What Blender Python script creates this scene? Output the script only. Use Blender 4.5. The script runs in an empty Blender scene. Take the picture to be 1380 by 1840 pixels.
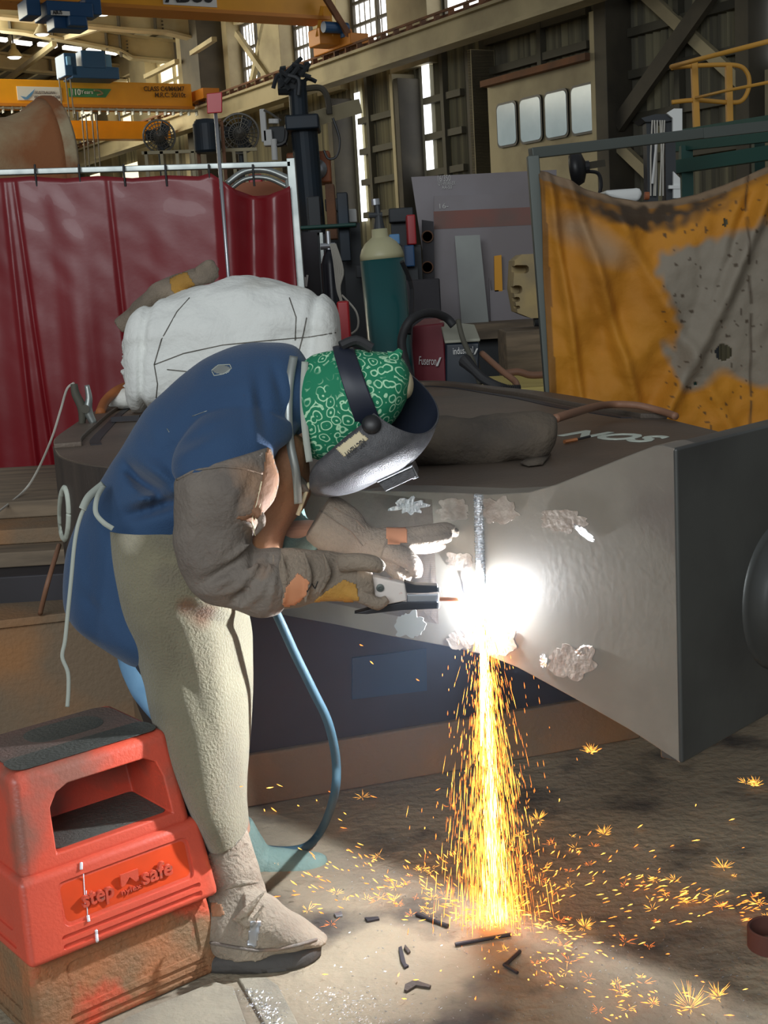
import bpy, bmesh, math, random
from mathutils import Vector as V, Matrix, noise
from mathutils.bvhtree import BVHTree
random.seed(7)
C = bpy.context.scene.collection
SC = bpy.context.scene
PI = math.pi
# ---------------------------------------------------------------- camera
F_PX = 2300.0; PITCH = math.radians(10.4); ROLL = math.radians(3.46); EYE = V((0, 0, 1.6))
FW = V((0, math.cos(PITCH), -math.sin(PITCH)))
_u0 = V((0, math.sin(PITCH), math.cos(PITCH))); _r0 = V((1, 0, 0))
RT = _r0*math.cos(ROLL) - _u0*math.sin(ROLL)
UP = _u0*math.cos(ROLL) + _r0*math.sin(ROLL)
cam = bpy.data.cameras.new('camera'); camo = bpy.data.objects.new('camera', cam); C.objects.link(camo)
cam.sensor_fit = 'VERTICAL'; cam.sensor_height = 24; cam.lens = 24*F_PX/1840
cam.clip_start = .05; cam.clip_end = 300
camo.matrix_world = Matrix(((RT.x, UP.x, -FW.x, EYE.x), (RT.y, UP.y, -FW.y, EYE.y), (RT.z, UP.z, -FW.z, EYE.z), (0, 0, 0, 1)))
SC.camera = camo
SC.view_settings.view_transform = 'Standard'; SC.view_settings.look = 'None'
SC.view_settings.exposure = 0.0; SC.view_settings.gamma = 1
SC.view_settings.use_curve_mapping = False
# ---------------------------------------------------------------- daylight
w = bpy.data.worlds.new('world'); SC.world = w; w.use_nodes = True
w.node_tree.nodes['Background'].inputs[0].default_value = (.93, .97, 1, 1)
w.node_tree.nodes['Background'].inputs[1].default_value = .20
def area(name, loc, target, sx, sy, power, col):
    l = bpy.data.lights.new(name, 'AREA'); l.shape = 'RECTANGLE'; l.size = sx; l.size_y = sy; l.energy = power; l.color = col
    o = bpy.data.objects.new(name, l); C.objects.link(o); o.location = loc
    o.rotation_euler = (V(target)-V(loc)).to_track_quat('-Z', 'Y').to_euler(); return o
area('doorway_daylight', (-2.5, -5.5, 4.6), (0, 4, .9), 7, 3.5, 600, (.92, .97, 1))
area('clerestory_daylight', (-9.5, 27, 7.2), (5, 25, 3), 13, 3, 950, (1, .93, .72))
# the arc itself
ARC = V((.226, 3.0, .816)) + V((-.707, -.707, 0))*.045
# ---------------------------------------------------------------- pixel geometry
def ray(x, y): return FW + RT*((x-690)/F_PX) + UP*((920-y)/F_PX)
def P(x, y, Y): d = ray(x, y); return EYE + d*(Y/d.y)
def G(x, y, z): d = ray(x, y); return EYE + d*((z-EYE.z)/d.z)
def PL(x, y, p0, nn): d = ray(x, y); return EYE + d*((p0-EYE).dot(nn)/d.dot(nn))
EA = math.radians(31.1)
WE = V((-math.sin(EA), math.cos(EA), 0)); WN = V((-math.cos(EA), -math.sin(EA), 0)); W0 = P(970, 210, 22); W0.z = 0
def W(x, y, off=0):                       # pixel -> (s, z) on the plane standing off from the side wall
    q = PL(x, y, W0+WN*off, WN); return (q-W0).dot(WE), q.z
def WO(x, y, s):                          # pixel -> (off, z) on the cross plane at s
    q = PL(x, y, W0+WE*s, WE); return (q-W0).dot(WN), q.z
def wp(s, off, z): return W0 + WE*s + WN*off + V((0, 0, z))
# ---------------------------------------------------------------- materials
MATS = {}
def mat(name, col, rough=.6, metal=0, col2=None, scale=6, amt=(.35, .65), bump=0, bscale=40, emit=None, es=0, trans=0, alpha=1, sheen=0, coat=0, wave=None, stretch=None, col3=None, s3=2, a3=(.55, .7)):
    m = bpy.data.materials.new(name); m.use_nodes = True; MATS[name] = m
    nt = m.node_tree; b = nt.nodes['Principled BSDF']; L = nt.links
    c4 = lambda c: (*c, 1)
    b.inputs['Base Color'].default_value = c4(col); b.inputs['Roughness'].default_value = rough; b.inputs['Metallic'].default_value = metal
    if trans: b.inputs['Transmission Weight'].default_value = trans
    if alpha < 1: b.inputs['Alpha'].default_value = alpha
    if sheen: b.inputs['Sheen Weight'].default_value = sheen
    if coat: b.inputs['Coat Weight'].default_value = coat
    if emit: b.inputs['Emission Color'].default_value = c4(emit); b.inputs['Emission Strength'].default_value = es
    tc = nt.nodes.new('ShaderNodeTexCoord'); vec = tc.outputs['Object']
    if stretch:
        mp = nt.nodes.new('ShaderNodeMapping'); mp.inputs['Scale'].default_value = stretch; L.new(vec, mp.inputs[0]); vec = mp.outputs[0]
    def nz(sc, det=6): 
        n = nt.nodes.new('ShaderNodeTexNoise'); n.inputs['Scale'].default_value = sc; n.inputs['Detail'].default_value = det; L.new(vec, n.inputs['Vector']); return n.outputs['Fac']
    def rng(fac, a, bb):
        r = nt.nodes.new('ShaderNodeMapRange'); r.inputs[1].default_value = a; r.inputs[2].default_value = bb; L.new(fac, r.inputs[0]); return r.outputs[0]
    def mix(f, c1, c2):
        x = nt.nodes.new('ShaderNodeMix'); x.data_type = 'RGBA'; L.new(f, x.inputs[0])
        for i, c in ((6, c1), (7, c2)):
            if isinstance(c, tuple): x.inputs[i].default_value = c4(c)
            else: L.new(c, x.inputs[i])
        return x.outputs[2]
    out = col
    if col2: out = mix(rng(nz(scale), *amt), col, col2)
    if col3: out = mix(rng(nz(s3, 8), *a3), out, col3)
    if out is not col: L.new(out, b.inputs['Base Color'])
    if bump:
        bp = nt.nodes.new('ShaderNodeBump'); bp.inputs['Strength'].default_value = bump; bp.inputs['Distance'].default_value = .01
        L.new(nz(bscale), bp.inputs['Height']); L.new(bp.outputs[0], b.inputs['Normal'])
    m['_b'] = 1
    return m
def stain(m, c, r, col, k=.7, sc=14):
    nt = m.node_tree; b = nt.nodes['Principled BSDF']; L = nt.links
    tc = nt.nodes.new('ShaderNodeTexCoord'); nz = nt.nodes.new('ShaderNodeTexNoise'); nz.inputs['Scale'].default_value = sc; L.new(tc.outputs['Object'], nz.inputs['Vector'])
    va = nt.nodes.new('ShaderNodeVectorMath'); va.operation = 'MULTIPLY_ADD'; L.new(nz.outputs['Color'], va.inputs[0]); va.inputs[1].default_value = (r*k,)*3; L.new(tc.outputs['Object'], va.inputs[2])
    ds = nt.nodes.new('ShaderNodeVectorMath'); ds.operation = 'DISTANCE'; L.new(va.outputs[0], ds.inputs[0]); ds.inputs[1].default_value = V(c)+V((r*k/2,)*3)
    mr = nt.nodes.new('ShaderNodeMapRange'); mr.inputs[1].default_value = r; mr.inputs[2].default_value = r*.35; L.new(ds.outputs['Value'], mr.inputs[0])
    mx = nt.nodes.new('ShaderNodeMix'); mx.data_type = 'RGBA'; L.new(mr.outputs[0], mx.inputs[0]); s = b.inputs['Base Color']
    if s.links: L.new(s.links[0].from_socket, mx.inputs[6])
    else: mx.inputs[6].default_value = s.default_value
    mx.inputs[7].default_value = (*col, 1); L.new(mx.outputs[2], s)
def nodes(m): return m.node_tree, m.node_tree.nodes['Principled BSDF']
# ---------------------------------------------------------------- mesh builder
def frame(d):
    d = d.normalized(); a = V((0, 0, 1)) if abs(d.z) < .95 else V((0, 1, 0))
    x = d.cross(a).normalized(); return x, x.cross(d).normalized(), d
class MB:
    def __init__(s): s.v = []; s.f = []
    def add(s, vs, fs): n = len(s.v); s.v += [V(a) for a in vs]; s.f += [tuple(i+n for i in f) for f in fs]; return s
    def hexa(s, a): return s.add(a, [(0, 3, 2, 1), (4, 5, 6, 7), (0, 1, 5, 4), (1, 2, 6, 5), (2, 3, 7, 6), (3, 0, 4, 7)])
    def box(s, c, size, X=V((1, 0, 0)), Y=V((0, 1, 0)), Z=V((0, 0, 1))):
        c = V(c); x, y, z = X*size[0]/2, Y*size[1]/2, Z*size[2]/2
        return s.hexa([c-x-y-z, c+x-y-z, c+x+y-z, c-x+y-z, c-x-y+z, c+x-y+z, c+x+y+z, c-x+y+z])
    def bar(s, p, q, a, b, side=None):
        p, q = V(p), V(q); x, y, d = frame(q-p)
        if side is not None: y = V(side)-d*d.dot(V(side)); y.normalize(); x = d.cross(y)
        x = x*a/2; y = y*b/2
        return s.hexa([p-x-y, p+x-y, p+x+y, p-x+y, q-x-y, q+x-y, q+x+y, q-x+y])
    def rings(s, R, close=False, cap=True):
        n = len(R[0]); b = len(s.v)
        for r in R: s.v += [V(a) for a in r]
        m = len(R)
        for i in range(m if close else m-1):
            j = (i+1) % m
            for k in range(n):
                l = (k+1) % n; s.f.append((b+i*n+k, b+i*n+l, b+j*n+l, b+j*n+k))
        if cap and not close: s.f.append(tuple(b+k for k in range(n))[::-1]); s.f.append(tuple(b+(m-1)*n+k for k in range(n)))
        return s
    def tube(s, pts, r, n=10, close=False, smooth=0):
        pts = [V(p) for p in pts]; rr = r if isinstance(r, (list, tuple)) else [r]*len(pts)
        if smooth: pts, rr = cat(pts, smooth, rr)
        R = []; px = None
        for i, p in enumerate(pts):
            a = pts[i-1] if (i or close) else p; c = pts[(i+1) % len(pts)] if (i+1 < len(pts) or close) else p
            d = (c-a); d = d.normalized() if d.length > 1e-9 else V((0, 0, 1))
            if px is None: px, _, _ = frame(d)
            x = (px-d*px.dot(d)).normalized(); y = d.cross(x); px = x
            R.append([p+(x*math.cos(t*2*PI/n)+y*math.sin(t*2*PI/n))*rr[i] for t in range(n)])
        return s.rings(R, close)
    def cyl(s, p, q, r, n=20, r2=None): return s.tube([p, q], [r, r if r2 is None else r2], n)
    def lathe(s, prof, o, ax=V((0, 0, 1)), n=32, cap=True):
        x, y, d = frame(V(ax)); o = V(o)
        return s.rings([[o+d*h+(x*math.cos(t*2*PI/n)+y*math.sin(t*2*PI/n))*r for t in range(n)] for r, h in prof], cap=cap)
    def prism(s, poly, ext):
        n = len(poly); a = [V(p) for p in poly]; b = [p+V(ext) for p in a]
        return s.add(a+b, [tuple(range(n))[::-1], tuple(range(n, 2*n))]+[(i, (i+1) % n, n+(i+1) % n, n+i) for i in range(n)])
    def grid(s, fn, nu, nv):
        return s.add([fn(i/nu, j/nv) for j in range(nv+1) for i in range(nu+1)],
                     [(j*(nu+1)+i, j*(nu+1)+i+1, (j+1)*(nu+1)+i+1, (j+1)*(nu+1)+i) for j in range(nv) for i in range(nu)])
    def ell(s, c, r, n=20, m=12, X=V((1, 0, 0)), Y=V((0, 1, 0)), Z=V((0, 0, 1))):
        c = V(c); R = []
        for j in range(1, m):
            t = PI*j/m; R.append([c-Z*r[2]*math.cos(t)+(X*r[0]*math.cos(2*PI*k/n)+Y*r[1]*math.sin(2*PI*k/n))*math.sin(t) for k in range(n)])
        return s.rings(R)
    def build(s, name, m, parent=None, smooth=False, bevel=0, solid=0, remesh=0, sm=0, sub=0, label=None, seg=2, off=0):
        me = bpy.data.meshes.new(name); me.from_pydata([tuple(a) for a in s.v], [], s.f)
        bm = bmesh.new(); bm.from_mesh(me)
        if not solid: bmesh.ops.recalc_face_normals(bm, faces=bm.faces)
        bm.to_mesh(me); bm.free(); me.update()
        o = bpy.data.objects.new(name, me); C.objects.link(o)
        if m: me.materials.append(MATS[m] if isinstance(m, str) else m)
        if solid: d = o.modifiers.new('s', 'SOLIDIFY'); d.thickness = solid; d.offset = off
        if remesh:
            d = o.modifiers.new('r', 'REMESH'); d.mode = 'VOXEL'; d.voxel_size = remesh; d.use_smooth_shade = True
        if sm: d = o.modifiers.new('m', 'SMOOTH'); d.iterations = sm; d.factor = .5
        if bevel: d = o.modifiers.new('b', 'BEVEL'); d.width = bevel; d.segments = seg; d.limit_method = 'ANGLE'; d.angle_limit = math.radians(35)
        if sub: d = o.modifiers.new('u', 'SUBSURF'); d.levels = d.render_levels = sub
        if smooth:
            for p in me.polygons: p.use_smooth = True
        if bevel:
            for p in me.polygons: p.use_smooth = True
            d = o.modifiers.new('w', 'WEIGHTED_NORMAL')
        par(o, parent)
        if label: o['label'] = label
        return o
def gm(o):
    m = o.matrix_basis.copy()
    if o.parent: m = gm(o.parent) @ o.matrix_parent_inverse @ m
    return m
def par(o, parent):
    if parent is not None: o.parent = parent; o.matrix_parent_inverse = gm(parent).inverted()
def thing(name, label, cat_, loc=(0, 0, 0), group=None):
    o = bpy.data.objects.new(name, None); C.objects.link(o); o.empty_display_size = .1
    o.location = loc; return tag(o, label, cat_, group)
def tag(o, label, cat_, group=None, kind=None):
    o['label'] = label; o['category'] = cat_
    if group: o['group'] = group
    if kind: o['kind'] = kind
    return o
def struct(o): o['kind'] = 'structure'; return o
def dup(root, delta=(0, 0, 0), label=None):
    def cp(o, parent):
        c = o.copy(); C.objects.link(c)
        if parent is not None: c.parent = parent
        for ch in list(o.children): cp(ch, c)
        return c
    r = cp(root, None); r.location = V(root.location)+V(delta)
    if label: r['label'] = label
    return r
def cat(pts, n, rr=None):
    out = []; ro = []
    N = len(pts)
    for i in range(N-1):
        p0, p1, p2, p3 = pts[max(i-1, 0)], pts[i], pts[i+1], pts[min(i+2, N-1)]
        for k in range(n):
            t = k/n; out.append(.5*((2*p1)+(p2-p0)*t+(2*p0-5*p1+4*p2-p3)*t*t+(3*p1-p0-3*p2+p3)*t**3))
            if rr: ro.append(rr[i]+(rr[i+1]-rr[i])*t)
    out.append(pts[-1])
    if rr: ro.append(rr[-1]); return out, ro
    return out
def loftR(st, n=40, k=8, ex=2.0, wr=0, ws=6, arc=None, wf=None):
    """stations (p1 px, p2 px, depth or (depth1,depth2), half depth) -> smooth rings in space"""
    c, u, v = [], [], []
    for a in st:
        Y = a[2]; y1, y2 = Y if isinstance(Y, tuple) else (Y, Y)
        A, B = P(*a[0], y1), P(*a[1], y2); c.append((A+B)/2); u.append((B-A)/2)
        h = a[3]; v.append(V((0, h, 0)) if not isinstance(h, V) else h)
    c, u, v = cat(c, k), cat(u, k), cat(v, k)
    R = []
    a0, a1 = arc or (0, 2*PI)
    for i in range(len(c)):
        r = []
        for j in range(n):
            t = a0+(a1-a0)*j/(n if arc is None else n-1)
            ct, stt = math.cos(t), math.sin(t)
            ct = math.copysign(abs(ct)**(2/ex), ct); stt = math.copysign(abs(stt)**(2/ex), stt)
            p = c[i]+u[i]*ct+v[i]*stt
            if wr:
                d = (p-c[i]).normalized(); q = wf(p) if wf else p*ws
                p = p+d*wr*noise.noise(q)+d*wr*.4*noise.noise(q*2.3+V((9, 3, 1)))
            r.append(p)
        R.append(r)
    return R
def loft(mb, st, **kw): mb.rings(loftR(st, **kw)); return mb
def sheet(mb, R):
    n = len(R[0]); b = len(mb.v)
    for r in R: mb.v += r
    for i in range(len(R)-1):
        for k in range(n-1): mb.f.append((b+i*n+k, b+i*n+k+1, b+(i+1)*n+k+1, b+(i+1)*n+k))
    return mb
def bvh(o):
    bpy.context.view_layer.update(); dg = bpy.context.evaluated_depsgraph_get(); e = o.evaluated_get(dg); me = e.to_mesh()
    mw = gm(o); t = BVHTree.FromPolygons([mw @ x.co for x in me.vertices], [tuple(p.vertices) for p in me.polygons]); e.to_mesh_clear(); return t
def hit(t, x, y, off=.002):
    d = ray(x, y).normalized(); r = t.ray_cast(EYE, d)
    return None if r[0] is None else r[0]-d*off
def decal(tree, name, poly, m, parent, th=.0015, label=None, cell=2.5):
    """a thin patch sewn onto a surface: filled grid clipped to the outline"""
    xs = [p[0] for p in poly]; ys = [p[1] for p in poly]
    def ins(x, y):
        c = False; j = len(poly)-1
        for i in range(len(poly)):
            if (poly[i][1] > y) != (poly[j][1] > y) and x < (poly[j][0]-poly[i][0])*(y-poly[i][1])/(poly[j][1]-poly[i][1])+poly[i][0]: c = not c
            j = i
        return c
    mb = MB(); idx = {}; nx = int((max(xs)-min(xs))/cell)+1; ny = int((max(ys)-min(ys))/cell)+1
    def gv(i, j):
        if (i, j) not in idx:
            h = hit(tree, min(xs)+i*cell, min(ys)+j*cell, th); idx[(i, j)] = None if h is None else len(mb.v)
            if h is not None: mb.v.append(h)
        return idx[(i, j)]
    for i in range(nx):
        for j in range(ny):
            if ins(min(xs)+(i+.5)*cell, min(ys)+(j+.5)*cell):
                q = [gv(i, j), gv(i+1, j), gv(i+1, j+1), gv(i, j+1)]
                if None not in q and max((mb.v[q[0]]-mb.v[k]).length for k in q) < .06: mb.f.append(tuple(q))
    return mb.build(name, m, parent, smooth=True, solid=th, label=label)
def stitch(tree, name, pts, r, m, parent, label=None, n=6):
    ps = []
    for i in range(len(pts)-1):
        for k in range(n):
            t = k/n; h = hit(tree, pts[i][0]+(pts[i+1][0]-pts[i][0])*t, pts[i][1]+(pts[i+1][1]-pts[i][1])*t, r*.6)
            if h is not None: ps.append(h)
    if len(ps) < 2: return None
    return MB().tube(ps, r, 6).build(name, m, parent, smooth=True, label=label)
def text(name, body, a, b, h, m, parent, ext=.001, nrm=None, bold=0, sheary=0):
    """lettering whose baseline runs a->b with cap height h"""
    a, b = V(a), V(b); x = (b-a).normalized(); nrm = (EYE-a) if nrm is None else V(nrm); z = (nrm-x*nrm.dot(x)).normalized(); y = z.cross(x)
    cu = bpy.data.curves.new(name, 'FONT'); cu.body = body; cu.size = 1; cu.extrude = .5; cu.offset = bold; cu.resolution_u = 3
    o = bpy.data.objects.new(name, cu); C.objects.link(o); cu.materials.append(MATS[m])
    bpy.context.view_layer.update(); wdt = max(o.dimensions.x, .01)
    sx = (b-a).length/wdt; sy = h/.7
    o.matrix_basis = Matrix(((x.x*sx, y.x*sy, z.x*ext, a.x), (x.y*sx, y.y*sy, z.y*ext, a.y), (x.z*sx, y.z*sy, z.z*ext, a.z), (0, 0, 0, 1)))
    dg = bpy.context.evaluated_depsgraph_get(); bpy.context.view_layer.update(); me = bpy.data.meshes.new_from_object(o.evaluated_get(dg))
    o2 = bpy.data.objects.new(name, me); C.objects.link(o2); o2.matrix_basis = o.matrix_basis.copy(); bpy.data.objects.remove(o); o2.name = name; par(o2, parent); return o2
def boolean(o, cutters, op='DIFFERENCE'):
    for c in cutters:
        d = o.modifiers.new('x', 'BOOLEAN'); d.operation = op; d.object = c; d.solver = 'EXACT'
    bpy.context.view_layer.update(); dg = bpy.context.evaluated_depsgraph_get()
    me = bpy.data.meshes.new_from_object(o.evaluated_get(dg)); o.modifiers.clear(); old = o.data; o.data = me
    bpy.data.meshes.remove(old)
    for c in cutters: bpy.data.objects.remove(c)
    return o
def bevelmod(o, w_, seg=2):
    d = o.modifiers.new('b', 'BEVEL'); d.width = w_; d.segments = seg; d.limit_method = 'ANGLE'; d.angle_limit = math.radians(35)
    for p in o.data.polygons: p.use_smooth = True
    o.modifiers.new('w', 'WEIGHTED_NORMAL')
def rrect(w_, h, r, n=5):
    out = []
    for cx, cy, a in ((w_/2-r, h/2-r, 0), (-w_/2+r, h/2-r, 90), (-w_/2+r, -h/2+r, 180), (w_/2-r, -h/2+r, 270)):
        for k in range(n+1): t = math.radians(a+90*k/n); out.append((cx+r*math.cos(t), cy+r*math.sin(t)))
    return out
# ---------------------------------------------------------------- palette
mat('concrete', (.19, .158, .115), .85, 0, (.38, .315, .215), 1.3, (.35, .7), 1.0, 34, col3=(.06, .052, .045), s3=3.1, a3=(.52, .66))
mat('slab', (.3, .27, .2), .9, 0, (.2, .18, .14), 5, (.4, .7), .6, 60)
mat('paint_cream', (.46, .40, .25), .7, 0, (.26, .22, .14), 1.1, (.4, .75))
mat('paint_dark', (.085, .074, .052), .7, 0, (.05, .044, .034), 1.5)
mat('girt', (.085, .08, .06), .7)
mat('cladding', (.30, .27, .16), .65, 0, (.11, .10, .065), 1.0, (.4, .6), stretch=(7, 7, .12))  # vertical dark streaks in the colour suggest the shading of the ribs
mat('roofing', (.12, .105, .075), .8)
mat('crane_yellow', (.86, .40, .015), .45, 0, (.72, .33, .015), 1.2)
mat('crane_orange', (.6, .22, .02), .5)
mat('crane_blue', (.012, .075, .2), .45)
mat('white_sign', (.78, .8, .78), .5)
mat('black', (.012, .012, .014), .45)
mat('black_rubber', (.02, .02, .022), .65)
mat('dark_text', (.11, .055, .02), .6)
mat('green_sign', (.05, .25, .1), .5)
mat('sky_panel', (.8, .75, .6), .5, emit=(1, .88, .62), es=1.35)
mat('sky_panel_white', (.8, .8, .8), .5, emit=(1, .97, .93), es=2.4)
mat('skylight', (.8, .8, .8), .5, emit=(1, .95, .86), es=2.2)
mat('daylight_gap', (.8, .8, .8), .5, emit=(.95, .97, 1), es=2.5)
mat('lamp_glow', (.9, .9, .85), .5, emit=(1, .97, .88), es=2)
mat('glass_reflection', (.35, .42, .44), .15, 0, (.2, .26, .28), 1.1, emit=(.62, .78, .82), es=.2)  # faint glow in the office panes stands in for their grey reflection
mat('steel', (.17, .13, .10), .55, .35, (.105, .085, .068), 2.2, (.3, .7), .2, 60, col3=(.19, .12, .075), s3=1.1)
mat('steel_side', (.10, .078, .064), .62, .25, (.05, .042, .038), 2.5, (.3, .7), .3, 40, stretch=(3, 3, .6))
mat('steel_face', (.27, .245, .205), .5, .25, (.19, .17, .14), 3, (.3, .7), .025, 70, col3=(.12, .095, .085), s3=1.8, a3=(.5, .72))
mat('steel_block', (.10, .105, .10), .42, .5, (.055, .055, .055), 2.2, (.35, .65), .05, 30)
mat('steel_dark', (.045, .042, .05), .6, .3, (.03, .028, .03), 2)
mat('ground_metal', (.40, .35, .30), .5, .3, (.26, .21, .17), 30, (.3, .7), .2, 60)
mat('ground_bright', (.8, .82, .85), .3, .9, None, bump=1, bscale=90)
mat('rust', (.24, .11, .055), .85, .1, (.13, .075, .05), 3, (.3, .7), .5, 50)
mat('rust_orange', (.27, .10, .035), .85, 0, (.40, .30, .17), 1.4, (.5, .66), .4, 40, col3=(.30, .13, .05), s3=2.5)
mat('flange_pale', (.42, .34, .21), .8, 0, (.25, .09, .03), 2.5, (.45, .55), .3, 40)
mat('rusty_beam', (.21, .15, .095), .8, .1, (.34, .17, .07), 2.2, (.45, .7), .4, 60)
mat('timber', (.24, .18, .12), .8, 0, (.13, .1, .07), 3, stretch=(1, 5, 8))
mat('red_vinyl', (.22, .008, .014), .36, 0, (.19, .007, .012), 1.5, bump=.15, bscale=7, coat=.08)
mat('galv', (.45, .48, .46), .4, .7, (.3, .33, .32), 8)
mat('dark_frame', (.10, .115, .105), .5, .4)
mat('wool', (.90, .92, .88), .95, 0, (.78, .76, .66), 2.2, (.5, .8), .8, 30)
mat('wire', (.16, .15, .13), .5, .5)
mat('thin_wire', (.5, .48, .42), .6)
mat('navy', (.022, .064, .145), .85, 0, (.017, .05, .12), 3, bump=.25, bscale=300, sheen=.15)
mat('denim', (.22, .42, .62), .85, 0, (.14, .3, .5), 12)
mat('trouser', (.03, .035, .05), .9)
mat('suede', (.215, .195, .125), .95, 0, (.155, .138, .09), 7, (.3, .7), .7, 160, sheen=.2, col3=(.17, .14, .10), s3=3.2, a3=(.58, .75))
mat('leather', (.21, .18, .15), .8, 0, (.12, .10, .085), 6, (.3, .7), .5, 90, col3=(.30, .19, .12), s3=5, a3=(.56, .7))
mat('leather_brown', (.32, .15, .07), .75, 0, (.2, .1, .055), 6, (.3, .7), .4, 60)
mat('glove', (.30, .24, .18), .85, 0, (.18, .145, .11), 9, (.3, .7), .6, 120)
mat('glove_gold', (.50, .27, .05), .85, 0, (.34, .18, .04), 9, (.3, .7), .4, 100)
mat('glove_orange', (.55, .24, .12), .85)
mat('spat', (.36, .30, .225), .95, 0, (.2, .165, .125), 8, (.3, .7), .9, 90)
mat('spat_teal', (.20, .30, .27), .9, 0, (.14, .22, .2), 8, (.3, .7), .5, 90)
mat('shoe', (.055, .05, .045), .7, bump=.3, bscale=60)
mat('skin', (.55, .32, .22), .5)
mat('helmet', (.075, .075, .08), .40, 0, (.05, .05, .055), 60, bump=.3, bscale=420)
mat('helmet_in', (.012, .016, .03), .5)
mat('cyl_green', (.003, .075, .078), .35, 0, (.003, .06, .062), 2, coat=.2)
mat('cyl_cream', (.42, .40, .24), .45)
mat('bottle_black', (.012, .014, .022), .35)
mat('red_paint', (.42, .012, .018), .4)
mat('pink_paint', (.55, .03, .07), .5)
mat('welder_red', (.17, .012, .022), .5)
mat('welder_dark', (.012, .02, .032), .4)
mat('grey_top', (.33, .33, .26), .6)
mat('plate_grey', (.22, .195, .20), .5, .2, (.28, .26, .28), 1.2, (.4, .7))
mat('plate_light', (.33, .35, .33), .5, .3, (.26, .27, .26), 2)
mat('primer', (.30, .13, .105), .7, 0, (.22, .14, .12), 3)
mat('yellow', (.85, .38, .01), .5)
mat('handrail', (.65, .33, .05), .5)
mat('dusty_yellow', (.45, .34, .16), .8, 0, (.3, .24, .14), 5)
mat('pallet_yellow', (.62, .50, .16), .6)
mat('green_steel', (.012, .075, .06), .5)
mat('boom_blue', (.012, .026, .042), .5, .2, (.02, .022, .026), 2)
mat('machine_dark', (.04, .045, .05), .55, .2)
mat('orange_red', (.33, .10, .035), .6)
mat('ring_red', (.10, .035, .025), .8)
mat('hose_blue', (.018, .055, .078), .65)
mat('hose_brown', (.24, .12, .07), .6)
mat('hose_orange', (.42, .14, .04), .6)
mat('copper', (.85, .35, .15), .35, .8)
mat('paint_mark', (.55, .60, .52), .8)
mat('chalk', (.7, .7, .68), .9)
mat('mat_black', (.055, .058, .05), .7, 0, (.10, .10, .085), 4, (.4, .7), .5, 120)
mat('dusty_red', (.17, .095, .075), .8, 0, (.10, .09, .075), 5, (.35, .7), .4, 120)
mat('stool_red', (.62, .085, .045), .42, 0, (.52, .075, .045), 4, (.4, .7), .15, 120, col3=(.26, .10, .07), s3=4.5, a3=(.53, .68), coat=.1)
mat('stool_orange', (.70, .062, .010), .4, 0, (.5, .05, .012), 6)
mat('stool_dirty', (.34, .13, .05), .75, 0, (.20, .12, .06), 9, (.35, .65), .6, 90, col3=(.5, .075, .03), s3=5, a3=(.55, .64))
mat('paint_drip', (.75, .75, .78), .5)
mat('apron_tie', (.38, .41, .36), .8)
mat('holder_white', (.62, .57, .53), .45, 0, (.4, .1, .08), 30, (.66, .7))
mat('label_tan', (.58, .50, .32), .6)
mat('tin', (.45, .47, .5), .35, .8)
mat('blue_plate', (.012, .05, .11), .5)
mat('light_blue', (.12, .32, .6), .5)
mat('arc_white', (1, 1, 1), .5, emit=(.88, .93, 1), es=12800)
mat('hot_white', (1, 1, 1), .5, emit=(1, .96, .88), es=9)
mat('spark_core', (1, .7, .3), .5, emit=(1, .62, .16), es=11)
mat('spark_yellow', (1, .5, .1), .5, emit=(1, .42, .055), es=4.2)
mat('spark_orange', (1, .3, .05), .5, emit=(1, .23, .03), es=2.6)
for k in ('spark_core', 'spark_yellow', 'spark_orange', 'glass_reflection', 'lamp_glow', 'daylight_gap'): MATS[k].cycles.emission_sampling = 'NONE'
# ================================================================ the building
def wbox(mb, s0, s1, o0, o1, z0, z1):
    return mb.hexa([wp(s0, o0, z0), wp(s1, o0, z0), wp(s1, o1, z0), wp(s0, o1, z0), wp(s0, o0, z1), wp(s1, o0, z1), wp(s1, o1, z1), wp(s0, o1, z1)])
struct(MB().hexa([V((x, y, z)) for z in (-.2, 0) for x, y in ((-60, -10), (45, -10), (45, 90), (-60, 90))]).build('floor', 'concrete'))
S0, S1 = -12, 62
# corrugated side wall below the clerestory
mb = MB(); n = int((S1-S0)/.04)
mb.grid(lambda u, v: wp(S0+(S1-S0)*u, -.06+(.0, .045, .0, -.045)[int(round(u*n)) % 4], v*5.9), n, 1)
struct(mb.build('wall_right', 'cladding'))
# solid upper wall bands between the daylight panels
mb = MB(); wbox(mb, S0, S1, -.3, -.05, 5.75, 6.12); wbox(mb, S0, S1, -.3, -.05, 7.62, 8.3)
struct(mb.build('wall_upper', 'paint_cream'))
struct(wbox(MB(), S1, S1+.3, -1, 45, 0, 12).build('wall_far', 'paint_dark'))
def girt(s0, s1, z, o=.10, m='girt', h=.12, nm='trim_1'):
    return struct(wbox(MB(), s0, s1, .0, o, z-h/2, z+h/2).build(nm, m))
# girts in each bay
for s0, s1, zs in ((2.1, 3.3, (2.75, 3.45, 4.1, 4.75)), (4.4, 5.7, (2.2, 2.85, 3.5, 4.1, 4.7)), (-5, -2.25, (3.1, 3.72, 4.35, 4.95, 5.5))):
    for z in zs: girt(s0, s1, z)
for z in (4.95, 5.45): girt(-1.35, 1.3, z, .12)
for s in (2.62, 5.25, -3.3, -.2): struct(wbox(MB(), s-.05, s+.05, .02, .14, 0 if s != -.2 else 4.6, 5.6).build('trim_2', 'girt'))
# daylight slits where sheets are missing
for x0, x1, y0, y1 in ((758, 771, 88, 318), (638, 648, 165, 400)):
    s0, z1 = W(x1, y0); s1, z0 = W(x0, y1)
    s1 = W(x0, y0)[0]
    struct(wbox(MB(), s0, s1, .02, .03, z0, z1).build('window_9', 'daylight_gap'))
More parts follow.
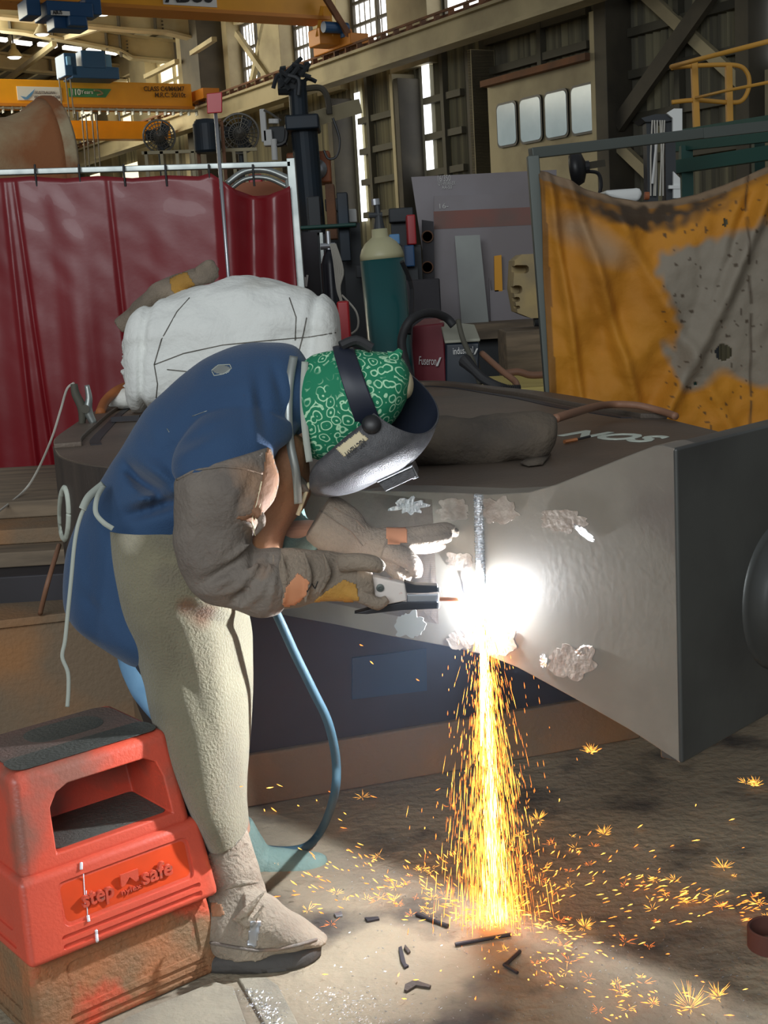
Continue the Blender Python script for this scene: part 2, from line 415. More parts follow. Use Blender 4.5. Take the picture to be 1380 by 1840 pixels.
# clerestory daylight panels with their bars
for i, (s0, s1, m) in enumerate(((-3, 2.9, 'sky_panel_white'), (4.3, 6.15, 'sky_panel_white'), (7.2, 8.7, 'sky_panel_white'), (9.8, 11.3, 'sky_panel_white'), (12.15, 13.3, 'sky_panel'), (14.4, 16.5, 'sky_panel'), (17.8, 19.6, 'sky_panel'), (20.9, 23.2, 'sky_panel'), (24.4, 27, 'sky_panel'), (28, 31, 'sky_panel'), (32, 35, 'sky_panel'), (36.5, 40, 'sky_panel'))):
    wn = struct(wbox(MB(), s0, s1, -.28, -.26, 6.1, 7.65).build('window_%d' % (i+10), m))
    f = MB()
    for z in (6.14, 6.62, 7.05, 7.6): wbox(f, s0, s1, -.26, -.2, z-.03, z+.03)
    for k in range(3): s = s0+(s1-s0)*k/2; wbox(f, s-.04, s+.04, -.26, -.19, 6.1, 7.65)
    f.build('window_frame', 'paint_cream' if m == 'sky_panel' else 'paint_dark', wn)
    if m == 'sky_panel_white':
        f = MB()
        for k in range(1, 9): s = s0+(s1-s0)*k/9; wbox(f, s-.008, s+.008, -.26, -.24, 6.1, 7.65)
        f.build('glazing_bar', 'girt', wn)
# low daylight panels far down the wall (below the crane rail)
for i, (s0, s1) in enumerate(((17.9, 19.2), (20.4, 22), (23.5, 25.5), (26.5, 28.5), (30, 33))):
    struct(wbox(MB(), s0, s1, .02, .04, 3.7, 5.2).build('window_%d' % (i+30), 'sky_panel'))
    g = MB(); wbox(g, s0, s1, .04, .09, 4.4, 4.5); struct(g.build('trim_3', 'girt'))
# columns
def column(s0, s1, m, z1=8.4, o1=.5, cap=True):
    c = struct(wbox(MB(), s0, s1, 0, o1, 0, z1).build('column', m, bevel=.01))
    return c
for x0, x1, y, m, z in ((1068, 1135, 100, 'paint_dark', 9), (848, 879, 150, 'paint_dark', 5.3), (709, 757, 200, 'paint_dark', 5.2), (590, 636, 250, 'paint_dark', 5.2), (1345, 1368, 100, 'paint_dark', 9), (500, 540, 250, 'paint_dark', 5.2)):
    column(W(x1, y, 0)[0], W(x0, y, .5)[0], m, z)
for s0, s1 in ((2.95, 4.3), (6.2, 7.2), (8.72, 9.75), (11.35, 12.1), (13.35, 14.35), (16.55, 17.7), (19.7, 20.8), (23.3, 24.3), (27.1, 27.9), (31.1, 31.9)):
    c = struct(wbox(MB(), s0, s1, -.2, .15, 0 if s0 > 13 else 5.4, 8.4).build('column', 'paint_cream', bevel=.01))
struct(wbox(MB(), 11.6, 12.6, .1, .8, 0, 8.4).build('column', 'paint_dark'))
for x, y in ((1068, 100), (707, 200), (848, 150)):
    s = W(x, y, .5)[0]; struct(wbox(MB(), s, s+.1, .0, .5, 0, 5.3).build('trim_4', 'paint_cream'))
# cross bracing
def brace(p, q, s=None, w_=.16, m='paint_dark', o=.3):
    a, b = W(*p, o), W(*q, o)
    return struct(MB().bar(wp(a[0], o, a[1]), wp(b[0], o, b[1]), w_, .1, side=WN).build('trim_5', m))
brace((1110, 225), (1280, -15), w_=.24); brace((1160, -10), (1335, 150), w_=.17, m='paint_cream', o=.15); brace((1105, 255), (1165, 312), m='paint_cream')
brace((450, 160), (478, 30), o=.1, m='paint_cream', w_=.13); brace((425, 60), (485, 145), o=.2, m='paint_cream', w_=.13)
# crane runway beam
mb = MB(); wbox(mb, S0, 45, 1.05, 1.2, 5.3, 5.68); wbox(mb, S0, 45, .95, 1.3, 5.26, 5.32); wbox(mb, S0, 45, .95, 1.3, 5.64, 5.69)
rb = struct(mb.build('beam', 'paint_cream'))
mb = MB(); wbox(mb, S0, 45, 1.1, 1.16, 5.69, 5.78)
k = S0
while k < 40: wbox(mb, k, k+.04, 1.2, 1.3, 5.69, 5.8); k += .42
wbox(mb, S0, 45, 1.27, 1.3, 5.78, 5.82)
struct(mb.build('trim_6', 'rust', rb))
# roof: sheeting, purlins, haunched rafters, skylights
def rz(off, base=8.22): return base+off*.05
mb = MB(); mb.hexa([wp(s, o, rz(o)+dz) for dz in (0, .1) for s, o in ((-3, -.5), (S1, -.5), (S1, 26), (-3, 26))])
struct(mb.build('ceiling', 'roofing'))
mb = MB(); o = .5
while o < 24: wbox(mb, 5, 60, o, o+.09, rz(o)-.2, rz(o)-.01); o += .95
struct(mb.build('trim_7', 'paint_cream'))
def rafter(s, st, L_=24):
    pts = [(WO(x, yl, s), WO(x, yu, s)) for x, yl, yu in st]
    a, b = pts[-1]; pts.append(((L_, a[1]+(L_-a[0])*.05), (L_, b[1]+(L_-b[0])*.05)))
    mb = MB()
    for (l0, u0), (l1, u1) in zip(pts, pts[1:]):
        mb.hexa([wp(s+ds, q[0], q[1]) for q0, q1, q2, q3 in ((l0, l1, u1, u0),) for ds in (0, .1) for q in (q0, q1, q2, q3)])
        for q, qq in ((l0, l1), (u0, u1)): mb.hexa([wp(s+ds, k[0], k[1]+dz) for dz in (-.03, .03) for ds, k in ((-.12, q), (-.12, qq), (.2, qq), (.2, q))])
    rf = struct(mb.build('beam', 'paint_cream'))
    mb = MB()
    for (l0, u0) in pts[:-1]: mb.bar(wp(s-.05, l0[0]+.3, l0[1]), wp(s-.05, l0[0]+.3, rz(l0[0])-.05), .06, .08)
    for k in range(5): q = pts[1][0]; mb.box(wp(s-.01, q[0]+.1, q[1]+.08+k*.08), (.04, .04, .03))
    mb.build('trim_8', 'paint_dark', rf)
rafter(12, [(400, 82, 34), (300, 58, 26), (235, 54, 20), (150, 46, 8), (60, 36, -4)])
rafter(14.8, [(335, 113, 78), (237, 104, 66), (212, 90, 61), (115, 72, 47), (40, 58, 34)])
rafter(19, [(240, 147, 121), (110, 133, 107), (0, 122, 96)])
rafter(24, [(200, 160, 140), (0, 145, 124)])
rafter(8.4, [(505, 8, -40), (380, 0, -60)])
mb = MB()
mb.bar(wp(19, *WO(10, 146, 19)), wp(15, *WO(98, 78, 15)), .12, .12); mb.bar(wp(15, *WO(112, 70, 15)), wp(12.2, *WO(180, 50, 12.2)), .12, .1)
mb.bar(wp(14.8, *WO(262, 138, 14.8)), wp(12.5, *WO(318, 110, 12.5)), .12, .1); mb.bar(wp(12, *WO(345, 96, 12)), wp(10, *WO(385, 70, 10)), .12, .1)
struct(mb.build('trim_9', 'paint_cream'))
for (x0, y0, x1, y1) in ((-20, 66, 14, 70), (25, 73, 58, 77), (71, 77, 103, 81), (116, 83, 147, 87), (159, 88, 182, 91), (194, 91, 212, 94)):
    a, b = WO(x0, y0, 17), WO(x1, y1, 17)
    struct(MB().hexa([wp(17+ds, oo, zz+dz) for dz in (-.05, .03) for ds, oo, zz in ((0, a[0], a[1]), (.2, a[0], a[1]), (.2, b[0], b[1]), (0, b[0], b[1]))]).build('window_40', 'skylight'))
# high-bay lamps
def lamp(px, py, Y, where):
    c = P(px, py, Y); t = thing('high_bay_lamp', where, 'ceiling lamp', c, 'high bay lamps under the roof')
    r = 14*Y/F_PX
    MB().lathe([(r*.25, r*1.6), (r*.3, r*1.0), (r*.5, r*.8), (r, 0)], c, cap=False).build('reflector', 'paint_cream', t, smooth=True, solid=.02)
    MB().lathe([(r*.9, 0), (r*.6, -r*.25), (.01, -r*.3)], c+V((0, 0, .02))).build('bulb', 'lamp_glow', t, smooth=True)
    MB().cyl(c+V((0, 0, r*1.5)), c+V((0, 0, r*1.5+.8)), .02, 8).build('hanger', 'black', t)
lamp(76, 62, 26, 'high bay lamp hanging just under the nearest blue hoist'); lamp(184, 26, 26, 'high bay lamp beside the right wheel of nearest hoist'); lamp(26, 103, 34, 'high bay lamp farthest left, below the row of skylights')
# ================================================================ overhead cranes
def crane(s, z0, z1, label, wd=.45, length=16, o0=1.2):
    t = thing('overhead_crane', label, 'overhead crane', wp(s, o0, z0))
    mb = MB(); wbox(mb, s, s+wd, o0+.3, length, z0, z1); mb.build('girder', 'crane_yellow', t, bevel=.01)
    mb = MB(); wbox(mb, s-.1, s+wd+.1, o0+.3, length, z0-.04, z0+.02); mb.build('lower_flange', 'crane_orange', t)
    return t
a = W(365, 150, 1.2); s2 = a[0]; 
c2 = crane(s2, 5.62, 6.14, 'yellow overhead crane girder with green anniversary sign, farther of the two')
mb = MB(); wbox(mb, s2-.4, s2+1.6, 1.0, 1.4, 5.78, 6.0); mb.build('end_carriage', 'crane_orange', c2)
mb = MB(); wbox(mb, s2-.25, s2-.15, 1.5, 9, 5.5, 5.54)
for k in range(40): wbox(mb, s2-.26, s2-.14, 1.5+k*.19, 1.52+k*.19, 5.42, 5.55)
mb.build('cable_track', 'galv', c2)
mb = MB(); wbox(mb, s2+1.4, s2+1.8, 1.5, 16, 5.1, 5.5); mb.build('rear_girder', 'crane_yellow', c2)
def csign(px0, px1, py0, py1, s, m, nm, t, skew=0):
    o0_, z0 = WO(px0, py1, s); o1_, z1 = WO(px1, py0, s)
    return MB().hexa([wp(s-.02+d, oo, zz) for d in (0, .02) for oo, zz in ((o0_, z0), (o1_, z0), (o1_+skew, z1), (o0_, z1))]).build(nm, m, t)
sg = csign(32, 109, 157, 180, s2, 'white_sign', 'sign', c2)
q = [wp(s2-.03, *WO(x, y, s2)) for x, y in ((36, 173), (46, 175), (62, 160), (56, 172), (49, 179), (43, 179))]
MB().prism(q, -WE*.01).build('logo', 'light_blue', sg)
wpx = lambda x, y, s, d=-.035: (lambda r: wp(s+d, r[0], r[1]))(WO(x, y, s))
text('sign_text', 'AUSTRALIAN', wpx(62, 169, s2), wpx(98, 169, s2), .06, 'plate_grey', sg, .01)
text('sign_text', 'WINDERS TRADER', wpx(60, 177, s2), wpx(108, 177, s2), .06, 'plate_grey', sg, .01)
sg = csign(124, 188, 160, 174, s2, 'green_sign', 'sign', c2, -.15)
text('sign_text', '110', wpx(126, 171, s2), wpx(142, 171, s2), .12, 'white_sign', sg, .01, bold=.02)
text('sign_text', 'Years', wpx(144, 169, s2), wpx(166, 169, s2), .08, 'white_sign', sg, .01)
MB().tube([wpx(168, 163, s2), wpx(178, 164, s2), wpx(183, 169, s2), wpx(174, 171, s2)], .02, 6, smooth=4).build('emblem', 'dusty_yellow', sg)
text('crane_text', 'CLASS C4/M4/M7', wpx(257, 164, s2), wpx(330, 164, s2), .10, 'dark_text', c2, .01, bold=.015)
text('crane_text', 'M.R.C. 50/10t', wpx(277, 175, s2), wpx(332, 175, s2), .10, 'dark_text', c2, .01, bold=.015)
# nearest crane
a = W(612, 10, 1.2); s1 = 4.2
zb = WO(300, 16, s1)[1]
c1 = crane(s1, zb, zb+.9, 'yellow overhead crane girder along the very top, nearest of the two', length=15)
mb = MB(); wbox(mb, s1-.1, s1+.35, 1.05, 1.75, 5.85, 6.15); wbox(mb, s1-.5, s1+.9, .95, 1.35, 5.8, 6.0)
mb.build('end_carriage', 'crane_orange', c1, bevel=.02)
mb = MB(); mb.bar(wp(s1, 1.5, 6.0), wp(s1, 1.5, zb+.2), .16, .16); mb.bar(wp(s1, 1.75, 6.0), wp(s1, 1.6, zb+.2), .06, .06); mb.build('leg', 'crane_yellow', c1)
mb = MB(); mb.bar(wp(s1-.4, 1.3, 5.95), wp(s1-.3, 1.7, zb+.3), .1, .1); mb.build('brace', 'rust', c1)
mb = MB(); mb.cyl(wp(s1-.25, 1.25, 6.12), wp(s1-.25, 1.75, 6.12), .1, 16); mb.cyl(wp(s1-.25, 1.3, 5.95), wp(s1-.25, 1.3, 6.15), .09, 16); mb.build('drive_motor', 'crane_blue', c1, smooth=False)
sg = csign(293, 386, -30, 8, s1, 'white_sign', 'sign', c1)
text('sign_text', 'ABUS', wpx(297, 4, s1), wpx(383, 4, s1), .28, 'black', sg, .01, bold=.03)
text('crane_text', 'Columbus', wpx(8, 3, s1), wpx(102, 3, s1), .25, 'dark_text', c1, .01, bold=.03)
# hoists
def hoist(s, bx, body, label, parts):
    o_, z_ = WO(*bx, s); t = thing('chain_hoist', label, 'hoist', wp(s, o_, z_))
    for nm, m, (x0, y0, x1, y1), dep in parts:
        oa, za = WO(x0, y1, s); ob, zb_ = WO(x1, y0, s)
        if nm == 'wheel': MB().cyl(wp(s-.25, (oa+ob)/2, (za+zb_)/2), wp(s-.1, (oa+ob)/2, (za+zb_)/2), abs(zb_-za)/2, 20).build(nm, m, t, bevel=.01)
        else: wbox(MB(), s-dep[0], s+dep[1], ob, oa, za, zb_).build(nm, m, t, bevel=.02)
    return t
h1 = hoist(s1-.25, (110, 55), 0, 'blue wire rope hoist with white name plate, hanging from nearest crane', [
    ('motor_housing', 'crane_blue', (72, 14, 152, 36), (.4, .3)), ('end_plate', 'crane_blue', (40, 4, 62, 34), (.3, .2)), ('wheel', 'black', (45, 14, 60, 29), 0), ('end_plate', 'crane_blue', (145, 3, 170, 32), (.3, .2)), ('wheel', 'black', (150, 14, 165, 29), 0),
    ('gearbox', 'crane_blue', (88, 34, 146, 57), (.3, .1)), ('control_box', 'crane_blue', (108, 40, 138, 56), (.5, -.2))])
sb = WO(93, 26, s1-.7); sc_ = WO(126, 20, s1-.7)
mb = MB(); wbox(mb, s1-.68, s1-.66, sc_[0], sb[0], sb[1], sc_[1]); pt = mb.build('name_plate', 'white_sign', h1)
text('plate_text', 'ABUS', wpx(95, 25.5, s1-.7, 0), wpx(112, 25.5, s1-.7, 0), .06, 'black', pt, .01, bold=.02)
h2 = hoist(s2-.4, (150, 140), 0, 'blue wire rope hoist riding above the farther crane girder', [
    ('motor_housing', 'crane_blue', (140, 96, 180, 128), (.3, .3)), ('drum', 'crane_blue', (122, 125, 205, 144), (.3, .3)), ('gearbox', 'crane_blue', (110, 100, 128, 140), (.3, .3)), ('control_box', 'light_blue', (178, 101, 194, 124), (.2, .2)), ('fan_cover', 'light_blue', (111, 106, 118, 122), (.35, 0))])
mb = MB()
for x, y1 in ((109, 212), (121, 212), (129, 212), (150, 300), (157, 300), (168, 300), (176, 300)):
    y0 = 140 if x < 140 else 205
    mb.tube([wpx(x-3, y0, s2-.5, 0), wpx(x+4, y1, s2-.5, 0)], .015, 6)
mb.build('hoist_rope', 'wire', h2)
# ================================================================ office cabin, far along the wall
oc = thing('office_cabin', 'cream raised office cabin with four grey windows on the wall', 'office cabin', wp(0, .4, 0))
a, b = W(877, 190, .45), W(1066, 140, .45)
wbox(MB(), b[0], a[0], .15, .45, 2.6, 4.62).build('cabin_wall', 'paint_cream', oc)
wbox(MB(), b[0], a[0], .12, .6, 4.62, 4.72).build('cabin_roof', 'rust', oc)
xs = [880, 922, 968, 1016, 1067]
for i in range(4):
    x0, x1 = xs[i]+2, xs[i+1]-3
    s_a, zt0 = W(x0, 0, .5); s_b, _ = W(x1, 0, .5)
    yt = 190-(x0-880)*.24; yb = 270-(x0-880)*.165
    z1 = W(x0, yt, .5)[1]; z0 = W(x0, yb, .5)[1]
    cs, hs, ws_ = (s_a+s_b)/2, (z0+z1)/2, abs(s_a-s_b)
    MB().prism([wp(cs+u, .46, hs+v) for u, v in rrect(ws_, z1-z0, .09)], WN*.03).build('window_frame', 'black', oc)
    MB().prism([wp(cs+u, .492, hs+v) for u, v in rrect(ws_-.06, z1-z0-.07, .08)], WN*.006).build('window_pane', 'glass_reflection', oc)
# ================================================================ behind: boom, rails, platforms
def box_px(mb, x0, y0, x1, y1, Y, dep): # box seen between two pixels at depth Y
    a, b = P(x0, y1, Y), P(x1, y0, Y); lo = V((min(a.x, b.x), Y, min(a.z, b.z))); hi = V((max(a.x, b.x), Y+dep, max(a.z, b.z)))
    return mb.box((lo+hi)/2, hi-lo)
Yb = 13.0
t = thing('column_and_boom', 'tall dark blue welding column with boom arm behind red curtain', 'column and boom', P(545, 560, Yb))
a, b = P(545, 215, Yb), P(548, 640, Yb); b.z = 0; b.x = a.x+.05
MB().cyl(b, a, .13, 20).build('column', 'boom_blue', t, smooth=False)
box_px(MB(), 513, 203, 572, 234, Yb-.25, .5).build('carriage', 'boom_blue', t, bevel=.02)
MB().cyl(P(534, 145, Yb), P(538, 215, Yb), .09, 16).build('mast', 'boom_blue', t)
MB().bar(P(560, 215, Yb), P(640, 192, Yb+.4), .14, .14).build('boom_arm', 'paint_cream', t)
mb = MB()
random.seed(4)
for i in range(16):
    a = P(505+random.random()*42, 128+random.random()*45, Yb-.2+random.random()*.3); b = a+V((random.uniform(-.2, .2), 0, random.uniform(-.15, .2)))
    mb.tube([a, (a+b)/2+V((random.uniform(-.1, .1), 0, .05)), b], .022, 6, smooth=3)
mb.cyl(P(500, 152, Yb), P(540, 152, Yb), .1, 12); mb.build('cable_reel', 'machine_dark', t)
MB().tube([P(545, 160, Yb), P(575, 158, Yb), P(588, 175, Yb), P(592, 205, Yb)], .03, 8, smooth=5).build('pipe', 'paint_dark', t)
MB().tube([P(598, 212, Yb), P(610, 250, Yb), P(605, 280, Yb), P(590, 285, Yb), P(582, 270, Yb)], .012, 6, smooth=5).build('cable', 'black', t)
t = thing('submerged_welder', 'pale welding head with hoses hanging left of the boom carriage', 'welding head', P(480, 230, Yb))
mb = MB(); box_px(mb, 470, 195, 476, 255, Yb, .1); box_px(mb, 474, 232, 488, 262, Yb, .15); mb.build('bracket', 'chalk', t, bevel=.01)
mb = MB(); mb.cyl(P(489, 222, Yb), P(489, 214, Yb), .035, 12); mb.cyl(P(495, 222, Yb), P(495, 214, Yb), .035, 12); mb.cyl(P(492, 250, Yb), P(494, 288, Yb), .03, 12); mb.build('nozzle', 'chalk', t)
mb = MB(); box_px(mb, 485, 226, 512, 262, Yb+.1, .2); mb.build('drive_box', 'machine_dark', t, bevel=.01)
MB().tube([P(474, 198, Yb), P(485, 203, Yb), P(505, 217, Yb)], .012, 6, smooth=4).build('hose', 'wire', t)
MB().tube([P(515, 225, Yb+.02), P(512, 255, Yb), P(490, 262, Yb)], .02, 6, smooth=4).build('hose', 'black', t)
def wfan(x, y, R, Y, label, rim='wire', full=True):
    c = P(x, y, Y); r = R*Y/F_PX; t = thing('pedestal_fan', label, 'fan', c); ax = (EYE-c).normalized()
    X, Z, _ = frame(ax); mb = MB()
    for rr in (1, .78, .55, .32):
        mb.tube([c+(X*math.cos(a)+Z*math.sin(a))*r*rr+ax*(.1*(1-rr)) for a in [k*PI/16 for k in range(32)]], .012 if rr == 1 else .006, 6, close=True)
    for k in range(24): a = k*PI/12; mb.tube([c+ax*.12, c+(X*math.cos(a)+Z*math.sin(a))*r], .005, 4)
    mb.build('cage', rim, t)
    mb = MB()
    for k in range(3):
        a = k*2*PI/3; d = X*math.cos(a)+Z*math.sin(a); e = d.cross(ax)
        mb.add([c+d*r*.15-e*.05, c+d*r*.15+e*.08+ax*.05, c+d*r*.85+e*r*.35+ax*.04, c+d*r*.9-e*r*.2-ax*.03], [(0, 1, 2, 3)])
    mb.build('blade', 'machine_dark', t, solid=.01); MB().cyl(c-ax*.12, c+ax*.08, r*.16, 14).build('motor', 'black', t)
    b = V((c.x, c.y+.15, 0)); MB().cyl(b, c-ax*.1, .03, 10).build('stand', 'machine_dark', t); MB().cyl(b, b+V((0, 0, .03)), .3, 20).build('base', 'machine_dark', t)
wfan(286, 245, 27, 15, 'round wire cage fan right of the rusty flanged pipe')
wfan(430, 240, 33, 14, 'big dark round fan right of the small red sign')
fz = (P(1040, 325, 9.5))
t = thing('wall_fan', 'black fan seen side on above the sagging orange curtain', 'fan', fz)
c = P(1036, 302, 9.5); mb = MB(); ax = V((.93, -.3, .1)).normalized(); mb.lathe([(.02, -.05), (.1, -.04), (.128, 0), (.11, .04), (.03, .07)], c, ax, 24); mb.build('cage', 'black', t, smooth=True)
MB().cyl(c, P(1058, 300, 9.5), .045, 12).build('motor', 'black', t); MB().bar(P(1055, 298, 9.5), P(1085, 293, 9.6), .03, .05).build('bracket', 'paint_dark', t)
MB().tube([P(1056, 308, 9.5), P(1075, 312, 9.5), P(1080, 335, 9.5), P(1072, 360, 9.5)], .014, 6, smooth=4).build('stand', 'black', t)
# yellow handrail on the green platform
Yh = 10.5
t = thing('handrail', 'yellow tubular handrail with rounded end on the green platform', 'handrail', P(1250, 250, Yh))
for x0, y0, x1, y1 in ((1247, 112, 1252, 240), (1309, 118, 1311, 226)): MB().bar(P(x0, y0, Yh), P(x1, y1, Yh), .05, .05).build('post', 'handrail', t, bevel=.005)
MB().tube([P(1206, 122, Yh), P(1250, 118, Yh), P(1320, 117, Yh), P(1342, 130, Yh), P(1346, 155, Yh), P(1334, 180, Yh), P(1310, 184, Yh), P(1250, 180, Yh), P(1207, 184, Yh)], .018, 8, smooth=6).build('rail', 'handrail', t, smooth=True)
MB().tube([P(1206, 120, Yh), P(1250, 108, Yh-.4), P(1390, 72, Yh-1.2)], .018, 8).build('top_rail', 'handrail', t, smooth=True)
MB().tube([P(1250, 176, Yh-.1), P(1300, 164, Yh-.4), P(1390, 146, Yh-1.1)], .012, 8).build('middle_rail', 'handrail', t, smooth=True)
t = thing('steel_platform', 'dark green steel platform frame at the right edge', 'platform', P(1300, 320, 10))
MB().bar(P(1205, 252, 10.6), P(1400, 222, 9.4), .1, .13).build('edge_beam', 'green_steel', t); MB().bar(P(1205, 262, 10.5), P(1400, 240, 9.4), .1, .1).build('floor_beam', 'green_steel', t)
MB().bar(P(1205, 302, 10.4), P(1400, 272, 9.4), .1, .1).build('lower_beam', 'green_steel', t)
for x, ya, yb, w_ in ((1232, 262, 360, .09), (1362, 240, 292, .08)):
    a, b = P(x, ya, 10.3), P(x, yb, 10.3); b = V((a.x, a.y, 0)); MB().bar(b, a, w_, w_).build('post', 'green_steel', t)
t = thing('cream_cladding_panel', 'cream panel at the right edge above green platform', 'panel', wp(W(1370, 200, .2)[0], .2, 0))
(s0_, z1_), (s1_, z0_) = W(1400, 120, .2), W(1350, 235, .2); mb = MB(); wbox(mb, s0_-.6, s1_, 0, .2, 0, z1_); mb.build('sheet', 'paint_cream', t)
(s0_, z1_), (s1_, z0_) = W(1400, -10), W(1367, 118); struct(wbox(MB(), s0_, s1_, .02, .04, z0_, z1_).build('window_50', 'daylight_gap'))
t = thing('cable_tower', 'dark steel column with hanging cables and light grey plate', 'machine', P(1190, 330, 9))
for x in (1167, 1200): 
    a, b = P(x, 215, 9), P(x+2, 380, 9); MB().bar(V((a.x, a.y, 0)), a, .07, .12).build('column', 'machine_dark', t)
mb = MB(); mb.prism([P(1152, 212, 8.9), P(1178, 205, 8.9), P(1222, 205, 8.9), P(1220, 213, 8.9), P(1200, 218, 8.9), P(1160, 219, 8.9)], (0, .25, 0)); mb.build('cap', 'machine_dark', t)
mb = MB()
for x in (1172, 1176, 1181, 1186, 1190, 1194): mb.tube([P(x, 216, 8.9), P(x+random.uniform(-3, 3), 280, 8.9), P(x+random.uniform(-4, 4), 352, 8.9)], .006, 5)
mb.build('cable', 'thin_wire', t); MB().tube([P(1176, 240, 8.85), P(1180, 250, 8.85), P(1172, 330, 8.85)], .008, 5).build('cable', 'chalk', t)
mb = MB(); mb.prism([P(1198, 203, 8.85), P(1211, 195, 8.85), P(1226, 195, 8.85), P(1226, 244, 8.85), P(1209, 244, 8.85), P(1209, 212, 8.85)], (0, .03, 0)); mb.build('plate', 'white_sign', t)
mb = MB(); mb.prism([P(1210, 308, 8.85), P(1222, 320, 8.85), P(1223, 356, 8.85), P(1210, 356, 8.85)], (0, .03, 0)); mb.prism([P(1202, 333, 8.84), P(1222, 333, 8.84), P(1222, 339, 8.84), P(1202, 339, 8.84)], (0, .03, 0)); mb.build('bracket', 'white_sign', t)
mb = MB(); random.seed(3)
mb.prism([P(x, y, 8.4) for x, y in ((1085, 342), (1110, 340), (1140, 338), (1152, 336), (1155, 348), (1150, 362), (1120, 362), (1095, 355))], (0, .3, 0))
tag(mb.build('crumpled_plastic', 'white_sign', bevel=.03), 'crumpled white plastic sheet just above the orange curtain sag', 'plastic sheet')
tb = tag(MB().box(P(1150, 368, 8.5)-V((-.05, -.1, .55)), (.8, .6, 1.1)).build('tool_cabinet', 'machine_dark', bevel=.01), 'dark cabinet behind the sagging orange curtain', 'cabinet')
tag(MB().cyl(P(1158, 352, 8.3), P(1166, 352, 8.3), .025, 12).build('paint_can', 'orange_red'), 'small orange can beside the crumpled white plastic', 'can')
# clutter behind the red curtain's top bar
def simple(nm, lab, ct, m, x0, y0, x1, y1, Y, d, bev=.01, grp=None):
    return tag(box_px(MB(), x0, y0, x1, y1, Y, d).build(nm, m, bevel=bev), lab, ct, grp)
t = thing('drum_tank', 'dark upright tank on frame beside the small red sign', 'tank', P(374, 300, 12))
a, b = P(374, 275, 12), P(374, 222, 12); MB().lathe([(.10, 0), (.12, .02), (.12, .25), (.09, .29), (.03, .3)], a).build('tank_body', 'boom_blue', t, smooth=False)
mb = MB(); 
for x in (352, 398): q = P(x, 218, 12.1); mb.bar(V((q.x, q.y, 0)), q, .03, .03)
mb.bar(P(352, 218, 12.1), P(398, 216, 12.1), .03, .03); mb.build('frame', 'rust', t)
t = thing('guard_rail', 'low cream guard rail on machine deck behind red curtain', 'railing', P(330, 290, 12.5))
mb = MB()
for x in (262, 290, 318, 346, 400, 420, 440): q = P(x, 272, 12.5); mb.bar(V((q.x, q.y, 1.2)), q, .03, .03)
mb.build('post', 'paint_cream', t); MB().bar(P(255, 275, 12.5), P(462, 268, 12.5), .03, .03).build('rail', 'paint_cream', t)
q = P(350, 300, 12.6); tag(MB().box((q.x, 12.9, .7), (1.5, .8, 1.4)).build('machine_bed', 'machine_dark', bevel=.02), 'dark machine bed carrying the low cream guard rail', 'machine bed')
t = thing('orange_control_cabinet', 'orange box cabinet with round silver reflector beside blue column', 'cabinet', P(575, 300, 12.5))
box_px(MB(), 518, 270, 592, 332, 13.3, .4).build('body', 'orange_red', t, bevel=.02)
c = P(570, 305, 13.28); MB().lathe([(.02, -.04), (.07, -.03), (.09, 0), (.1, .03)], c, V((0, -1, .1)), 24).build('reflector', 'tin', t, smooth=True)
mb = MB()
for x in (522, 590): q = P(x, 332, 12.8); mb.bar(V((q.x, 13.5, 0)), V((q.x, 13.5, q.z)), .05, .05)
mb.build('leg', 'rust', t)
for i, (x0, y0, x1, y1, Y, m, nm, lab, ct) in enumerate((
    (556, 352, 574, 420, 12, 'machine_dark', 'drill_press', 'dark machine upright behind the gas cylinder row, nearest the frame post', 'machine'),
    (590, 330, 600, 430, 12, 'rust', 'steel_post', 'thin rusty upright left of the white machine head', 'post'),
    (585, 355, 622, 380, 13, 'boom_blue', 'motor_box', 'blue grey motor box under the round reflector', 'box'),
    (622, 375, 640, 400, 11.5, 'chalk', 'vice', 'small white machine head on a dark stand', 'machine head'),
    (533, 400, 640, 413, 11, 'green_steel', 'work_bench', 'dark green bench beam behind the gas cylinders', 'bench'),
    (612, 345, 624, 470, 11.2, 'boom_blue', 'steel_stanchion', 'blue steel stanchion under the white machine head', 'post'),
    (700, 372, 742, 400, 11, 'machine_dark', 'pump_unit', 'dark pump unit above the light blue box', 'pump'),
    (700, 420, 718, 440, 10, 'light_blue', 'plastic_crate', 'light blue box peeping out behind the green cylinder', 'box'),
    (722, 440, 744, 480, 10.2, 'crane_blue', 'blue_crate', 'dark blue crate stacked right of the light blue box', 'crate'),
    (733, 385, 746, 440, 10.4, 'red_paint', 'red_locker', 'narrow red locker left of the leaning plates', 'locker'),
    (640, 470, 745, 500, 11, 'machine_dark', 'low_bench', 'dark low bench behind the green cylinder shoulder', 'bench'),
    (726, 500, 790, 960, 9.5, 'steel_dark', 'scrap_bin', 'dark steel bin left of the leaning plates', 'bin'))):
    simple(nm, lab, ct, m, x0, y0, x1, y1, Y, .3)
